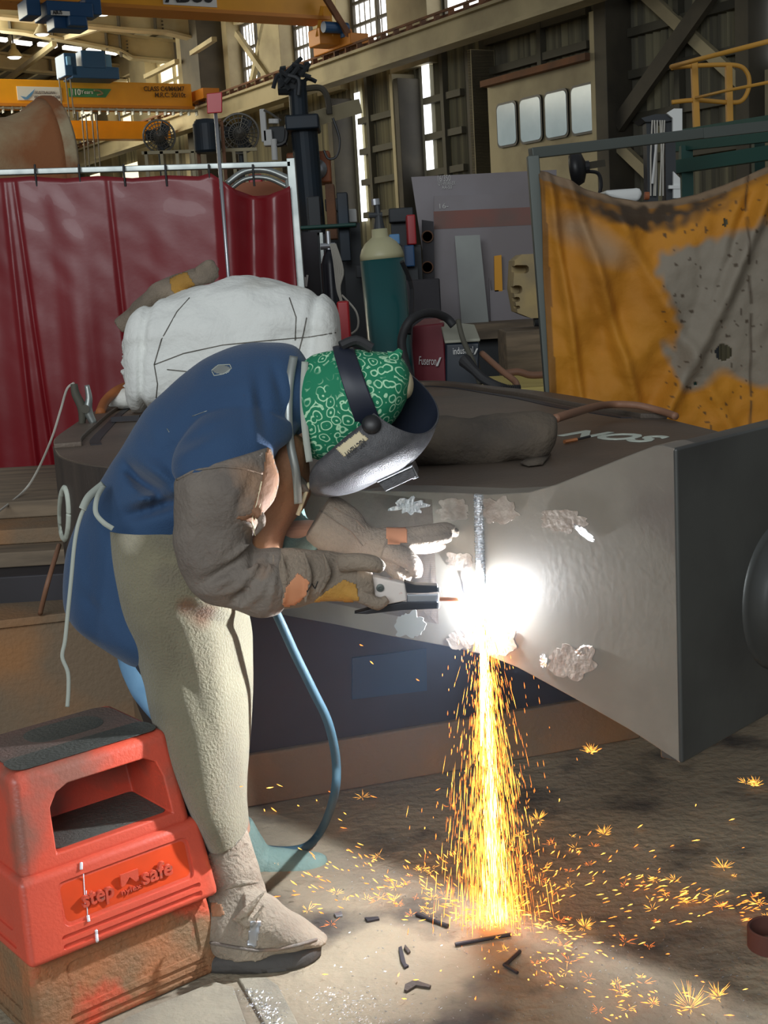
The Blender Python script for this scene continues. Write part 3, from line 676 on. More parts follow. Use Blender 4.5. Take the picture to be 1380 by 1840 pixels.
# pipe frame legs to the ground for the raised clutter
for x, y, Y, lab in ((567, 420, 12, 'stand below the dark upright machine'), (604, 380, 13, 'stand below the blue grey motor box'), (720, 400, 11, 'stand below the dark pump unit'), (630, 400, 11.5, 'stand below the white machine head'), (708, 440, 10, 'stand below the light blue box'), (733, 480, 10.2, 'stand below the dark blue crate'), (739, 440, 10.4, 'stand below the narrow red locker')):
    q = P(x, y, Y); tag(MB().box((q.x, Y+.2, q.z/2), (.16, .16, q.z)).build('pedestal', 'machine_dark'), 'dark '+lab, 'stand')
t = thing('hoop_frame', 'curved grey hoop frame showing behind the lowered red curtain', 'frame', P(450, 320, 8))
MB().tube([P(408, 330, 8), P(440, 308, 8), P(480, 306, 8), P(520, 322, 8)], .02, 8, smooth=6).build('hoop', 'galv', t, smooth=True)
MB().tube([P(408, 345, 8.05), P(440, 322, 8.05), P(480, 320, 8.05), P(520, 338, 8.05)], .015, 8, smooth=6).build('lower_hoop', 'galv', t, smooth=True)
mb = MB(); q = P(408, 330, 8); mb.cyl(V((q.x, 8, 0)), q, .02, 8); q = P(518, 322, 8); mb.cyl(V((q.x, 8, 0)), q, .02, 8); mb.build('post', 'galv', t)
simple('red_toolbox', 'small red box behind the curtain beneath the hoop', 'box', 'red_paint', 447, 312, 470, 330, 8.5, .2)
q = P(458, 330, 8.6); tag(MB().box((q.x, 8.65, q.z/2), (.5, .4, q.z)).build('locker', 'orange_red'), 'orange locker under the small red box', 'locker')
# rusty flanged pipe, upper left
pc = P(20, 262, 8.2)
t = thing('flanged_pipe', 'huge rusty pipe with pale worn flange lying behind red curtain', 'pipe', pc)
ax = V((1, .62, 0)).normalized(); c0 = P(70, 302, 8.2)
MB().lathe([(.29, -1.8), (.29, -.30), (.30, -.18), (.335, -.08), (.39, -.01), (.42, .04)], c0, ax, 48).build('pipe_body', 'rust_orange', t, smooth=True)
MB().lathe([(.38, .03), (.42, .03), (.43, .05), (.43, .10), (.40, .12), (.2, .12)], c0, ax, 48).build('flange', 'flange_pale', t, bevel=.008)
mb = MB()
for dx in (-1.2, -.1): mb.box(V((c0.x+dx, c0.y, (c0.z-.25)/2)), (.15, .7, c0.z-.22))
mb.build('stand', 'steel_dark', t)
# ================================================================ red welding curtain
Yc = 6.95
t = thing('curtain_stand', 'galvanised pipe frame that holds up the dark red curtain', 'curtain frame', P(525, 880, Yc))
ptl, ptr = P(-60, 312, Yc), P(523, 295, Yc)
MB().bar(ptl, ptr, .045, .03).build('top_rail', 'galv', t, bevel=.004)
q = P(540, 560, Yc); fr = V((ptr.x+.02, Yc, 0))
MB().bar(fr, ptr+V((0, 0, .03)), .045, .045).build('post', 'galv', t, bevel=.004)
MB().bar(V((ptl.x, Yc, 0)), ptl, .045, .045).build('post', 'galv', t)
MB().box((fr.x, Yc, .01), (.3, .5, .02)).build('foot', 'galv', t)
def redz(x):  # top edge pixel height
    return 318+(8*math.sin(x*.09)**2) if x < 378 else None
xt = [-60, 0, 60, 120, 180, 240, 300, 360, 380, 400, 425, 455, 485, 510, 522]
yt = [322, 322, 318, 322, 317, 321, 316, 318, 312, 325, 342, 352, 352, 342, 335]
def lerp(x, X, Y_):
    for i in range(len(X)-1):
        if x <= X[i+1]: t_ = (x-X[i])/(X[i+1]-X[i]); return Y_[i]+(Y_[i+1]-Y_[i])*max(t_, 0)
    return Y_[-1]
def rc(u, v):
    x = -60+u*582; y0 = lerp(x, xt, yt); p0 = P(x, y0, Yc); p1 = V((p0.x, Yc, .45))
    p = p0.lerp(p1, v); p.y = Yc-.02
    a = noise.noise(V((p.x*1.3, 0, 3)))*.14+noise.noise(V((p.x*3.2, p.z*.3, 0)))*.06+noise.noise(V((p.x*8, p.z*.8, 5)))*.014+.02*math.exp(-((x-12)/5)**2)-.02*math.exp(-((x-28-v*20)/4)**2)-.02*math.exp(-((x-196-v*8)/5)**2)+.014*(1-v)**3*noise.noise(V((p.x*9+p.z*6, p.z*7, 2)))+.005*noise.noise(V((p.x*5, p.z*4, 8)))
    p.y -= .03+a*(.25+v*1.0)
    if x > 380: d = (x-380)/142; p.y -= .06*math.sin(d*9+v*2.5)*math.sin(d*PI)*(1-v*.4)
    return p
cu = tag(MB().grid(rc, 260, 60).build('welding_curtain', 'red_vinyl', smooth=True, solid=.002), 'glossy dark red vinyl welding curtain hanging at left', 'welding curtain')
for i, x in enumerate((-10, 64, 143, 223, 298, 376, 455)):
    a = P(x, 303, Yc-.03); MB().tube([a+V((0, -.01, .02)), a+V((0, -.02, -.02)), a+V((0, -.01, -.09))], .006, 6).build('curtain_tie', 'black', cu)
# small red sign on a pole
t = thing('pole_sign', 'small faded red square sign on a thin chrome pole', 'sign', P(410, 505, 6.45))
q0, q1 = P(387, 200, 6.45), P(411, 505, 6.45); q2 = V((q1.x+.02, 6.45, 1.06))
MB().cyl(q2, q2+V((0, 0, .03)), .06, 20).build('magnetic_base', 'machine_dark', t)
MB().tube([q2, q1, q0], .009, 10).build('pole', 'tin', t, smooth=True)
MB().prism([P(371, 168, 6.43), P(399, 165, 6.43), P(399, 202, 6.43), P(372, 204, 6.43)], (0, .015, 0)).build('sign_face', 'red_paint', t, bevel=.004)
# ================================================================ orange welding blanket on its frame
Yo = 5.6
t = thing('blanket_stand', 'dark steel frame that holds the stained orange blanket', 'curtain frame', P(985, 700, Yo))
a, b = P(957, 280, Yo), P(985, 700, Yo); b = V((b.x+.05, Yo, 0))
MB().bar(b, a, .05, .05).build('post', 'dark_frame', t, bevel=.004)
MB().bar(P(953, 276, Yo), P(1260, 240, Yo+.25), .045, .045).build('top_rail', 'dark_frame', t, bevel=.004)
MB().bar(P(1260, 240, Yo+.25), P(1420, 222, Yo+.35), .045, .045).build('top_rail', 'dark_frame', t)
q = P(1440, 235, Yo+.3); MB().bar(V((q.x, q.y, 0)), q, .05, .05).build('post', 'dark_frame', t)
xt2 = [966, 1000, 1050, 1100, 1150, 1200, 1250, 1300, 1350, 1420]; yt2 = [306, 318, 338, 354, 364, 360, 350, 333, 312, 280]
def ob(u, v):
    x = 966+u*454; y0 = lerp(x, xt2, yt2); p0 = P(x, y0, Yo); q = P(x+22-u*14, 800, Yo); p = p0.lerp(q, v)
    cx, cv = 1-abs(u-.42)/.6, v
    p.y -= .05+.05*math.sin(PI*min(v*1.4, 1))*math.sin(PI*u)
    p.y -= .035*math.sin((u*4+v*2.2)*5)*(1-v*.6)*math.exp(-((u-.2)/.35)**2)
    for k, (ux, wd, am, sl) in enumerate(((.03, .02, .03, .12), (.12, .03, .04, .28), (.26, .035, .028, .5), (.93, .04, .05, -.55), (.8, .03, .02, -.4))):
        d = (u-ux-sl*v)/wd; p.y -= 1.35*am*math.exp(-d*d)*(1-.3*v)
    p.y -= .018*noise.noise(V((u*7, v*5, 1)))+.01*noise.noise(V((u*18, v*16, 4)))
    if v < .06: p.y += .05*(1-v/.06)
    return p
N1, N2 = 150, 150
mb = MB(); mb.grid(ob, N1, N2)
def pxof(p): d = p-EYE; k = d.dot(FW); return 690+F_PX*d.dot(RT)/k, 920-F_PX*d.dot(UP)/k
holes = ((1300, 633, 15, 15), (1303, 400, 4, 9), (1250, 690, 4, 3))
keep = []
for f in mb.f:
    c = sum((mb.v[i] for i in f), V())/4; x, y = pxof(c)
    if not any(((x-hx)/rx)**2+((y-hy)/ry)**2+.25*noise.noise(V((x*.2, y*.2, 0))) < 1 for hx, hy, rx, ry in holes): keep.append(f)
mb.f = keep
bl = mb.build('welding_blanket', None, smooth=True, solid=.003)
m = mat('blanket', (.52, .215, .010), .75, 0, (.42, .165, .010), 2.2, (.35, .65), .35, 30)
nt, bs = nodes(m); L = nt.links
att = nt.nodes.new('ShaderNodeAttribute'); att.attribute_name = 'stain'
base = bs.inputs['Base Color'].links[0].from_socket
sep = nt.nodes.new('ShaderNodeSeparateColor'); L.new(att.outputs['Color'], sep.inputs[0])
mx = nt.nodes.new('ShaderNodeMix'); mx.data_type = 'RGBA'; L.new(sep.outputs[0], mx.inputs[0]); L.new(base, mx.inputs[6]); mx.inputs[7].default_value = (.22, .20, .16, 1)
mx2 = nt.nodes.new('ShaderNodeMix'); mx2.data_type = 'RGBA'; L.new(sep.outputs[1], mx2.inputs[0]); L.new(mx.outputs[2], mx2.inputs[6]); mx2.inputs[7].default_value = (.05, .03, .015, 1)
L.new(mx2.outputs[2], bs.inputs['Base Color'])
bl.data.materials.append(m)
ca = bl.data.color_attributes.new('stain', 'FLOAT_COLOR', 'POINT')
for i, v_ in enumerate(bl.data.vertices):
    x, y = pxof(v_.co); nn = noise.noise(V((x*.015, y*.015, 0))); n2 = noise.noise(V((x*.05, y*.05, 7)))
    g = max(0, min(1, ((x-1190-(y-460)*.13)+nn*30+n2*14)/18+.5))*max(0, min(1, (y-452+(x-1180)*.30+n2*12)/16))*max(0, min(1, (690+nn*25-y+max(0, (1270-x))*.5)/16))
    g = max(g*.95, .55*max(0, 1-(((x-1060)/95)**2+((y-(430+(x-1060)*.45))/45)**2))*(1+nn))
    # soot band under the sag and specks
    yl = lerp(x, xt2, yt2); k = min(1, 1.6*max(0, 1-abs((y-yl-30+20*n2))/26)*max(0, 1-abs(x-1160)/190))+.45*max(0, 1-abs((y-yl-16+8*nn))/12)
    k = max(k*1.1, (.85 if noise.noise(V((x*.11, y*.11, 3))) > .52 and 1190 < x else 0), .9*max(0, 1-abs(x-(1345+(y-450)*.02)+nn*6)/4)*(1 if noise.noise(V((3, y*.03, 1))) > -.2 and x > 1320 else 0))
    if y-yl < 14: k = max(k, .35); g = max(g, .7)
    if x < 978+(y-306)*.055: k = max(k, .6)
    ca.data[i].color = (min(g, 1), min(k, 1), 0, 1)
tag(bl, 'stained orange welding blanket with grey patch and burnt holes', 'welding blanket')
t_ = bvh(bl)
# ================================================================ gas cylinders, welders, plates behind the work
gy = 6.7; cx = P(692, 500, gy).x; rr = 39*gy/F_PX
t = thing('gas_cylinder', 'tall green gas cylinder with cream shoulder behind welder\'s head', 'gas cylinder', (cx, gy, .25))
zs = P(690, 465, gy).z; zt_ = P(688, 425, gy).z; tilt = V((-.035, 0, 1)).normalized()
zl = V((cx+.04, gy, .27))
def az(z): return (z-.27)
MB().lathe([(rr*.9, 0), (rr, .03), (rr, az(zs))], zl, tilt, 40).build('cylinder_body', 'cyl_green', t, smooth=True)
h0 = az(zs); hh = az(zt_)-h0
MB().lathe([(rr*1.005, h0), (rr*.985, h0+hh*.22), (rr*.9, h0+hh*.48), (rr*.72, h0+hh*.74), (rr*.48, h0+hh*.93), (rr*.37, h0+hh), (rr*.35, h0+hh+.04)], zl, tilt, 40).build('shoulder', 'cyl_cream', t, smooth=True)
vt = zl+tilt*(h0+hh+.04)
vv = MB(); vv.cyl(vt, vt+V((0, 0, .06)), .03, 14, .018); vv.cyl(vt+V((-.05, 0, .07)), vt+V((.02, 0, .07)), .014, 10); vv.cyl(vt+V((0, 0, .06)), vt+V((-.005, 0, .13)), .014, 10); vv.build('valve', 'machine_dark', t)
MB().cyl(vt+V((-.01, 0, .12)), vt+V((-.012, 0, .15)), .022, 12).build('valve_wheel', 'tin', t)
MB().box((cx+.04, gy, .13), (.5, .4, .27)).build('stand', 'machine_dark', t)
MB().tube([P(722, 470, gy-.15), P(740, 520, gy-.1), P(735, 600, gy-.2)], .012, 6, smooth=4).build('hose', 'black', t)
gy2 = 8.0; q = P(597, 540, gy2); r2 = .055
t = thing('black_gas_cylinder', 'slim black gas cylinder with tangled hoses beside red stand', 'gas cylinder', (q.x, gy2, 0))
zt2 = P(597, 460, gy2).z
MB().lathe([(r2, 0), (r2, zt2-.05), (r2*.7, zt2), (r2*.3, zt2+.04)], (q.x, gy2, 0), n=24).build('cylinder_body', 'bottle_black', t, smooth=True)
mb = MB(); mb.cyl((q.x, gy2, zt2), (q.x, gy2, zt2+.15), .015, 10); mb.cyl((q.x-.05, gy2, zt2+.06), (q.x+.04, gy2, zt2+.06), .02, 10); mb.build('regulator', 'tin', t)
mb = MB()
for k in range(5): mb.tube([P(594+k*2, 438, gy2-.08), P(600+k*4, 470+k*4, gy2-.1), P(606+k, 520, gy2-.12), P(613+k*2, 540+k*8, gy2-.12)], .007, 5, smooth=5)
mb.tube([P(614, 530, gy2-.1), P(640, 560, gy2-.1), P(642, 590, gy2-.1), P(622, 602, gy2-.1), P(612, 590, gy2-.1)], .006, 5, smooth=6); mb.build('hose', 'thin_wire', t)
t = tag(box_px(MB(), 611, 541, 626, 640, 7.2, .25).build('red_stand', 'red_paint', bevel=.01), 'narrow red steel stand right of the white insulation bale', 'stand')
q = P(618, 640, 7.2); tag(MB().box((q.x, 7.33, q.z/2), (.2, .3, q.z)).build('stand_base', 'machine_dark'), 'dark plinth under the narrow red stand', 'plinth')
t = thing('dark_panel', 'dark framed sheet with white hand mark right of curtain post', 'panel', P(550, 560, 8.6))
a, b = P(534, 418, 8.6), P(577, 525, 8.6)
MB().box(((a.x+b.x)/2, 8.62, a.z/2), (b.x-a.x, .03, a.z)).build('sheet', 'steel_dark', t); MB().bar(P(577, 418, 8.59), V((b.x, 8.59, 0)), .02, .03).build('edge_frame', 'galv', t)
mb = MB()
for k in range(4): mb.tube([P(541+k*3, 515, 8.59), P(539+k*4.5, 498-4*(k % 2), 8.59)], .008, 5)
mb.build('hand_mark', 'chalk', t)
# leaning steel plates
Yp = 11
t = thing('steel_bench', 'long steel bench holding the leaning plates', 'bench', P(900, 600, Yp))
a, b = P(770, 588, Yp-.6), P(1010, 590, Yp-.6)
MB().box(((a.x+b.x)/2, Yp-.1, a.z-.06), (b.x-a.x, 1.1, .12)).build('bench_top', 'timber', t)
MB().box(((a.x+b.x)/2, Yp, (a.z-.12)/2), (b.x-a.x-.1, .8, a.z-.12)).build('bench_body', 'machine_dark', t)
def leaning(nm, lab, m, pts, Y, th=.03, extra=None, ct='steel plate'):
    t = thing(nm, lab, ct, P(*pts[0], Y), 'steel plates leaning behind the work')
    MB().prism([P(x, y, Y) for x, y in pts], (0, th, 0)).build('sheet', m, t); return t
p1 = leaning('steel_plate', 'largest purple grey steel plate with chalk notes at the back', 'plate_grey', [(739, 318), (1000, 305), (1005, 585), (790, 590), (765, 520), (762, 470)], Yp+.1)
text('chalk_note', '16/350', P(785, 326, Yp+.09), P(808, 325, Yp+.09), .05, 'chalk', p1, .004); text('chalk_note', 'QT-WEAR-EX', P(787, 333, Yp+.09), P(818, 332, Yp+.09), .03, 'chalk', p1, .004)
text('chalk_note', 'AA-50', P(794, 340, Yp+.09), P(812, 339, Yp+.09), .03, 'chalk', p1, .004)
p2 = leaning('steel_plate', 'grey steel plate with a band of red primer across it', 'plate_grey', [(780, 352), (1000, 345), (1005, 585), (780, 588)], Yp, .03)
MB().prism([P(779, 380, Yp), P(1000, 370, Yp), P(1001, 402, Yp), P(780, 412, Yp)], (0, -.004, 0)).build('primer_band', 'primer', p2)
text('chalk_note', '16-', P(787, 375, Yp-.01), P(803, 374, Yp-.01), .04, 'chalk', p2, .004)
p3 = leaning('steel_strip_plate', 'narrow pale steel plate propped against the bigger plates', 'plate_light', [(817, 424), (862, 422), (879, 588), (830, 590)], Yp-.25)
p4 = leaning('yellow_bar', 'short bright yellow bar standing in front of the plates', 'yellow', [(888, 460), (901, 458), (903, 523), (889, 524)], Yp-.1, .03, ct='bar')
mb = MB(); q = P(896, 555, Yp-.1); mb.prism([P(879, 500, Yp-.1), P(882, 522, Yp-.1), (P(960, 518, Yp-.1)), P(965, 585, Yp-.1), P(882, 586, Yp-.1)], (0, .03, 0)); tag(mb.build('low_plate', 'plate_grey'), 'low grey plate whose top edge carries the yellow bar', 'steel plate', 'steel plates leaning behind the work')
t = thing('ring_plate', 'rusty plate edge with two round cut-outs left of plates', 'steel plate', P(770, 560, Yp-.2))
o_ = MB().prism([P(758, 395, Yp-.2), P(779, 398, Yp-.2), P(783, 590, Yp-.2), P(762, 590, Yp-.2)], (0, .03, 0)).build('sheet', 'steel_dark', t)
for yy in (425, 480): q = P(768, yy, Yp-.22); MB().lathe([(.05, 0), (.05, .01), (.04, .012), (.04, 0)], q, V((0, -1, 0)), 20).build('cut_out', 'rust', t)
# yellow machined casting
t = thing('machine_casting', 'dusty yellow casting with rounded slots left of orange blanket', 'casting', P(950, 580, Yp-.5))
yb_ = 7.9
ob_ = MB().prism([P(x, y, yb_) for x, y in ((925, 468), (938, 457), (985, 455), (992, 570), (955, 572), (930, 562), (922, 520))], (0, .35, 0)).build('body', 'dusty_yellow', t, bevel=.02)
cut = []
for (x0, y0, x1, y1) in ((926, 476, 954, 491), (924, 513, 942, 528), (927, 534, 938, 543), (930, 550, 938, 556)):
    c = MB().prism([P((x0+x1)/2+u, (y0+y1)/2-v, yb_-.1) for u, v in rrect(x1-x0, y1-y0, min(6, (y1-y0)/2.2))], (0, .25, 0)).build('c', None); cut.append(c)
ob_.modifiers.clear(); boolean(ob_, cut); bevelmod(ob_, .008)
MB().cyl(P(960, 572, yb_+.1), P(990, 572, yb_+.1), .05, 20).build('roller', 'machine_dark', t)
q = P(965, 590, yb_); tag(MB().box((q.x+.05, yb_+.2, q.z/2-.005), (.5, .5, q.z)).build('plinth', 'timber', bevel=.01), 'brown timber plinth under the dusty yellow casting', 'plinth')
# welding machines
Ym = 6.9
t = thing('welding_machine', 'dark red welding machine with carrying cables on its top', 'welding machine', P(770, 690, Ym))
mb = MB(); mb.hexa([P(738, 692, Ym), P(803, 700, Ym-.05), P(815, 690, Ym+.35), P(760, 685, Ym+.35), P(741, 586, Ym), P(797, 580, Ym-.05), P(808, 570, Ym+.35), P(760, 572, Ym+.35)])
mb.build('case', 'welder_red', t, bevel=.012)
nrm = V((-.1, -1, 0)); text('case_text', 'Fuseron', P(752, 655, Ym-.06), P(783, 656, Ym-.06), .045, 'chalk', t, .003); MB().prism([P(783, 658, Ym-.07), P(790, 642, Ym-.07), P(793, 642, Ym-.07), P(787, 658, Ym-.07)], (0, .005, 0)).build('stripe', 'chalk', t)
MB().box((P(770, 600, Ym).x, Ym+.2, P(770, 690, Ym).z/2), (.3, .35, P(770, 690, Ym).z)).build('cart', 'machine_dark', t)
t = thing('wire_feeder', 'black industrial wire feeder with grey lid beside red machine', 'welding machine', P(830, 695, Ym-.2))
Y2 = Ym-.25
MB().hexa([P(800, 700, Y2), P(860, 700, Y2-.05), P(868, 690, Y2+.3), P(812, 690, Y2+.3), P(800, 618, Y2), P(862, 615, Y2-.05), P(852, 590, Y2+.3), P(790, 580, Y2+.3)]).build('case', 'welder_dark', t, bevel=.012)
MB().hexa([P(799, 618, Y2-.01), P(863, 614, Y2-.06), P(853, 588, Y2+.3), P(790, 580, Y2+.3), P(799, 612, Y2-.01), P(863, 608, Y2-.06), P(853, 583, Y2+.3), P(790, 576, Y2+.3)]).build('lid', 'grey_top', t, bevel=.006)
text('case_text', 'industrial', P(814, 637, Y2-.07), P(850, 634, Y2-.08), .035, 'chalk', t, .003); MB().prism([P(851, 637, Y2-.09), P(856, 626, Y2-.09), P(859, 626, Y2-.09), P(854, 637, Y2-.09)], (0, .005, 0)).build('stripe', 'chalk', t)
q = P(830, 700, Y2); MB().box((q.x, Y2+.2, q.z/2), (.2, .3, q.z)).build('cart', 'machine_dark', t)
tag(MB().tube([P(742, 690, 6.4), P(728, 650, 6.4), P(722, 610, 6.4), P(738, 575, 6.4), P(770, 562, 6.5), P(800, 570, 6.6), P(815, 585, 6.6)], .022, 10, smooth=8).build('welding_cable', 'black_rubber', smooth=True), 'thick black cable looping over the red welding machine', 'cable')
tag(MB().tube([P(823, 575, 6.55), P(832, 610, 6.5), P(850, 650, 6.4), P(862, 690, 6.3)], .014, 8, smooth=8).build('grey_hose', 'girt', smooth=True), 'grey hose hanging down in front of the wire feeder', 'hose')
mb = MB(); pts = cat([P(835, 648, 6.3), P(855, 668, 6.2), P(875, 685, 6.1), P(905, 698, 6.0), P(935, 700, 6.0)], 20)
mb.tube(pts, [.018+.006*(i % 2)+.012*(1-min(i/18, 1)) for i in range(len(pts))], 10)
tag(mb.build('torch_gun_cable', 'black_rubber'), 'ribbed black torch lead running from the feeder to the right', 'cable')
tag(MB().tube([P(866, 635, 6.5), P(900, 665, 6.3), P(925, 685, 6.2), P(930, 697, 6.1)], .016, 8, smooth=6).build('power_lead', 'hose_brown', smooth=True), 'brown lead sloping down right of the wire feeder', 'cable')
q = P(930, 690, 7.2); tag(MB().box((q.x+.15, 7.4, q.z-.03), (1.0, .9, .06)).build('yellow_pallet', 'pallet_yellow', bevel=.01), 'flat yellow board behind the workpiece, right of the machines', 'board')
tag(MB().box((q.x+.15, 7.4, (q.z-.06)/2), (.9, .8, q.z-.06)).build('crate', 'steel_dark'), 'dark crate beneath the flat yellow board', 'crate')
tag(MB().tube([P(905, 672, 7.0), P(930, 668, 7.0), P(955, 674, 7.0), P(990, 672, 7.0)], .02, 8, smooth=6).build('coiled_hose', 'hose_brown', smooth=True), 'dark hose lying across the flat yellow board', 'hose')
# ================================================================ the steel workpiece
ZT = 1.06
FP = V((.226, 3.0, 0)); FN = V((-.707, -.707, 0)); FU = V((.707, -.707, 0))
def fp(x, y): return PL(x, y, FP, FN)
wk = thing('steel_workpiece', 'huge brown steel fabrication with flared neck being cut by the arc', 'steel workpiece', (.3, 4.2, 0))
top = [(97, 806), (100, 795), (130, 772), (180, 740), (240, 715), (330, 700), (500, 690), (640, 688), (780, 690), (900, 702), (1000, 714), (1100, 732), (1200, 752), (1290, 774)]
tp = [G(x, y, ZT) for x, y in top]
for p in tp: p.y = min(p.y, 6.45)
c_end = fp(1190, 830); back = V((.707, .707, 0))
q1 = V((FP.x, FP.y, 0))+FU*.02+V((0, 0, ZT)); q0 = fp(600, 1122); q0.z = ZT; q0 = q0-FU*.28
near = [V((1.06, 3.45, ZT)), V((FP.x, FP.y, ZT))+FU*.30+back*.02, V((FP.x, FP.y, ZT))-FU*.15, q0, G(300, 845, ZT), G(170, 836, ZT), G(112, 822, ZT)]
poly = cat(tp[:6], 5)+tp[6:]+near[:4]+cat(near[4:]+[tp[0]], 5)[:-1]
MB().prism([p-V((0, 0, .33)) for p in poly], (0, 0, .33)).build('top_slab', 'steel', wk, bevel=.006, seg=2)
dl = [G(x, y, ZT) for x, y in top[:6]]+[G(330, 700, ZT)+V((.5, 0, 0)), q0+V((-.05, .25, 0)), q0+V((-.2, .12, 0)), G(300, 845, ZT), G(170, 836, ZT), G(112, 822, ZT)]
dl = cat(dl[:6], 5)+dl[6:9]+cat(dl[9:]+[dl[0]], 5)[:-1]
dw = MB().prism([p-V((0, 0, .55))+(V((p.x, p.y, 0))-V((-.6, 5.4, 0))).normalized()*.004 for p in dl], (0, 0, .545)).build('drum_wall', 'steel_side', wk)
# raised rim following the outline
rim = cat(tp[:-1], 6)
cc = V((.2, 4.9, ZT)); mb = MB(); R = []
for i, p in enumerate(rim):
    d = (cc-p); d.z = 0; d.normalize(); R.append([p+V((0, 0, -.002)), p+V((0, 0, .018)), p+d*.10+V((0, 0, .018)), p+d*.10+V((0, 0, -.002))])
mb.rings(R); mb.build('rim', 'steel', wk, bevel=.004)
mb = MB(); R = []
for i, p in enumerate(rim):
    d = (cc-p); d.z = 0; d.normalize(); R.append([p+d*.13+V((0, 0, -.002)), p+d*.13+V((0, 0, .003)), p+d*.17+V((0, 0, .003)), p+d*.17+V((0, 0, -.002))])
mb.rings(R); mb.build('groove', 'steel_dark', wk)
# flared face plate, cut from thick plate
face = [(600, 880), (740, 882), (880, 888), (950, 884), (1000, 870), (1060, 846), (1120, 822), (1175, 801), (1190, 800)]
facer = [(1190, 800), (1212, 806), (1222, 1372)]
facel = [(1222, 1372), (1175, 1340), (1130, 1311), (1060, 1271), (980, 1227), (930, 1200), (880, 1180), (820, 1165), (700, 1143), (600, 1122), (450, 1095)]
pl_ = [fp(x, y) for x, y in face+facer[1:]+facel[1:]+[(450, 868)]]
fo = MB().prism(pl_, back*.09).build('flared_face', 'steel_face', wk, bevel=.003)
# end block, square to the face
e0 = fp(1182, 803); e1 = fp(1214, 806); zt1 = (e1.z+e0.z)/2; zb1 = fp(1222, 1372).z
a = V((e1.x, e1.y, 0)); 
blk = MB(); e9 = a-FU*.055
blk.hexa([V((p.x, p.y, z)) for z in (zb1, zt1) for p in (e9+back*.001, a+FU*.003, a+FU*.003+back*1.0, e9+back*1.0)])
blk.build('end_block', 'steel_block', wk, bevel=.006)
mb = MB(); bc = PL(1400, 1068, a, FU)
mb.lathe([(.19, 0), (.16, .008), (.135, .012), (.125, .03), (.10, .05), (.05, .06), (.001, .062)], bc, FU, 48); mb.build('round_boss', 'steel_block', wk, smooth=True)
# lower body and skid
g0, g1 = G(300, 1478, 0), G(1180, 1322, 0); dr = (g1-g0).normalized(); pr = V((-dr.y, dr.x, 0))
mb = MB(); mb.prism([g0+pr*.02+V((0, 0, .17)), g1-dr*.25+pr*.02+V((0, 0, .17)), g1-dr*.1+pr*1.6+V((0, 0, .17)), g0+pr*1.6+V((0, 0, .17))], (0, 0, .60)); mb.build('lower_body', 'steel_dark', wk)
mb = MB(); mb.prism([g0, g1-dr*.06, g1+pr*1.6, g0+pr*1.6], (0, 0, .17)); mb.build('skid', 'rusty_beam', wk, bevel=.008)
ba = PL(632, 1172, g0, pr); bb = PL(765, 1260, g0, pr)
MB().prism([PL(x, y, g0+pr*.015, pr) for x, y in ((632, 1182), (765, 1165), (766, 1240), (632, 1256))], -pr*.006).build('blue_patch_plate', 'blue_plate', wk, label='dark blue rectangular plate')
# ground patches on the face
def patch(cx, cy, rx, ry, seed, m='ground_metal', rot=0, n=46, spk=.38):
    pts = []
    for k in range(n):
        a_ = 2*PI*k/n; r_ = 1+spk*noise.noise(V((math.cos(a_)*2.2, math.sin(a_)*2.2, seed)))*1.3+.16*noise.noise(V((a_*6, seed, 0)))
        x, y = rx*r_*math.cos(a_), ry*r_*math.sin(a_); c_, s_ = math.cos(rot), math.sin(rot); pts.append(fp(cx+x*c_-y*s_, cy+x*s_+y*c_)+FN*.0008)
    MB().prism(pts, FN*.0012).build('ground_patch', m, wk, label='freshly ground bright patch')
patch(815, 915, 28, 20, 1); patch(898, 918, 32, 24, 2); patch(1012, 935, 42, 20, 3, rot=.05); patch(1050, 957, 24, 6, 4, 'ground_bright', rot=.7)
patch(828, 1008, 24, 16, 5); patch(840, 1040, 9, 34, 12, rot=-.12); patch(735, 908, 28, 15, 6, 'ground_bright', rot=-.1, spk=.6); patch(738, 1123, 26, 22, 7, 'plate_light'); patch(829, 1150, 24, 18, 8); patch(900, 1153, 30, 26, 9)
patch(1028, 1190, 44, 30, 10); patch(1048, 1168, 15, 7, 11, 'ground_bright', rot=-.5); patch(977, 1187, 6, 12, 14, 'ground_bright')
# bead already laid above the arc and molten metal
mb = MB(); pts = [fp(861, 888), fp(862, 920), fp(863, 960), fp(864, 1000), fp(866, 1050)]; pts = cat(pts, 24)
mb.tube([p+FN*.002 for p in pts], [.0125*(1+.16*noise.noise(V((i*.9, 0, 0)))+.1*(i % 3-1)) for i in range(len(pts))], 12)
bd = mb.build('weld_bead', 'ground_bright', wk, label='silvery rippled cut groove above the arc')
mb = MB(); pts = cat([fp(864, 985), fp(865, 1010), fp(866, 1035), fp(867, 1066)], 16)
mb.tube([p+FN*.008 for p in pts], [.0015+.010*min(i/30, 1) for i in range(len(pts))], 12); mb.build('molten_metal', 'hot_white', wk, smooth=True, label='white hot molten metal')
# paint letters and marks on the slab
def gz(x, y, z=ZT+.002): return G(x, y, z)
text('painted_letters', 'NOS', gz(1000, 782), gz(1155, 794), .13, 'paint_mark', wk, .002, nrm=(0, 0, 1), bold=.03)
# oval white ring mark at the left of the drum
tdw = bvh(dw)
def oval(cx, cy, rx, ry): return [(cx+rx*math.cos(k*PI/12), cy+ry*math.sin(k*PI/12)) for k in range(24)]
ov = oval(117, 923, 8, 46); stitch(tdw, 'chalk_ring', ov+ov[:1], .012, 'paint_mark', wk)
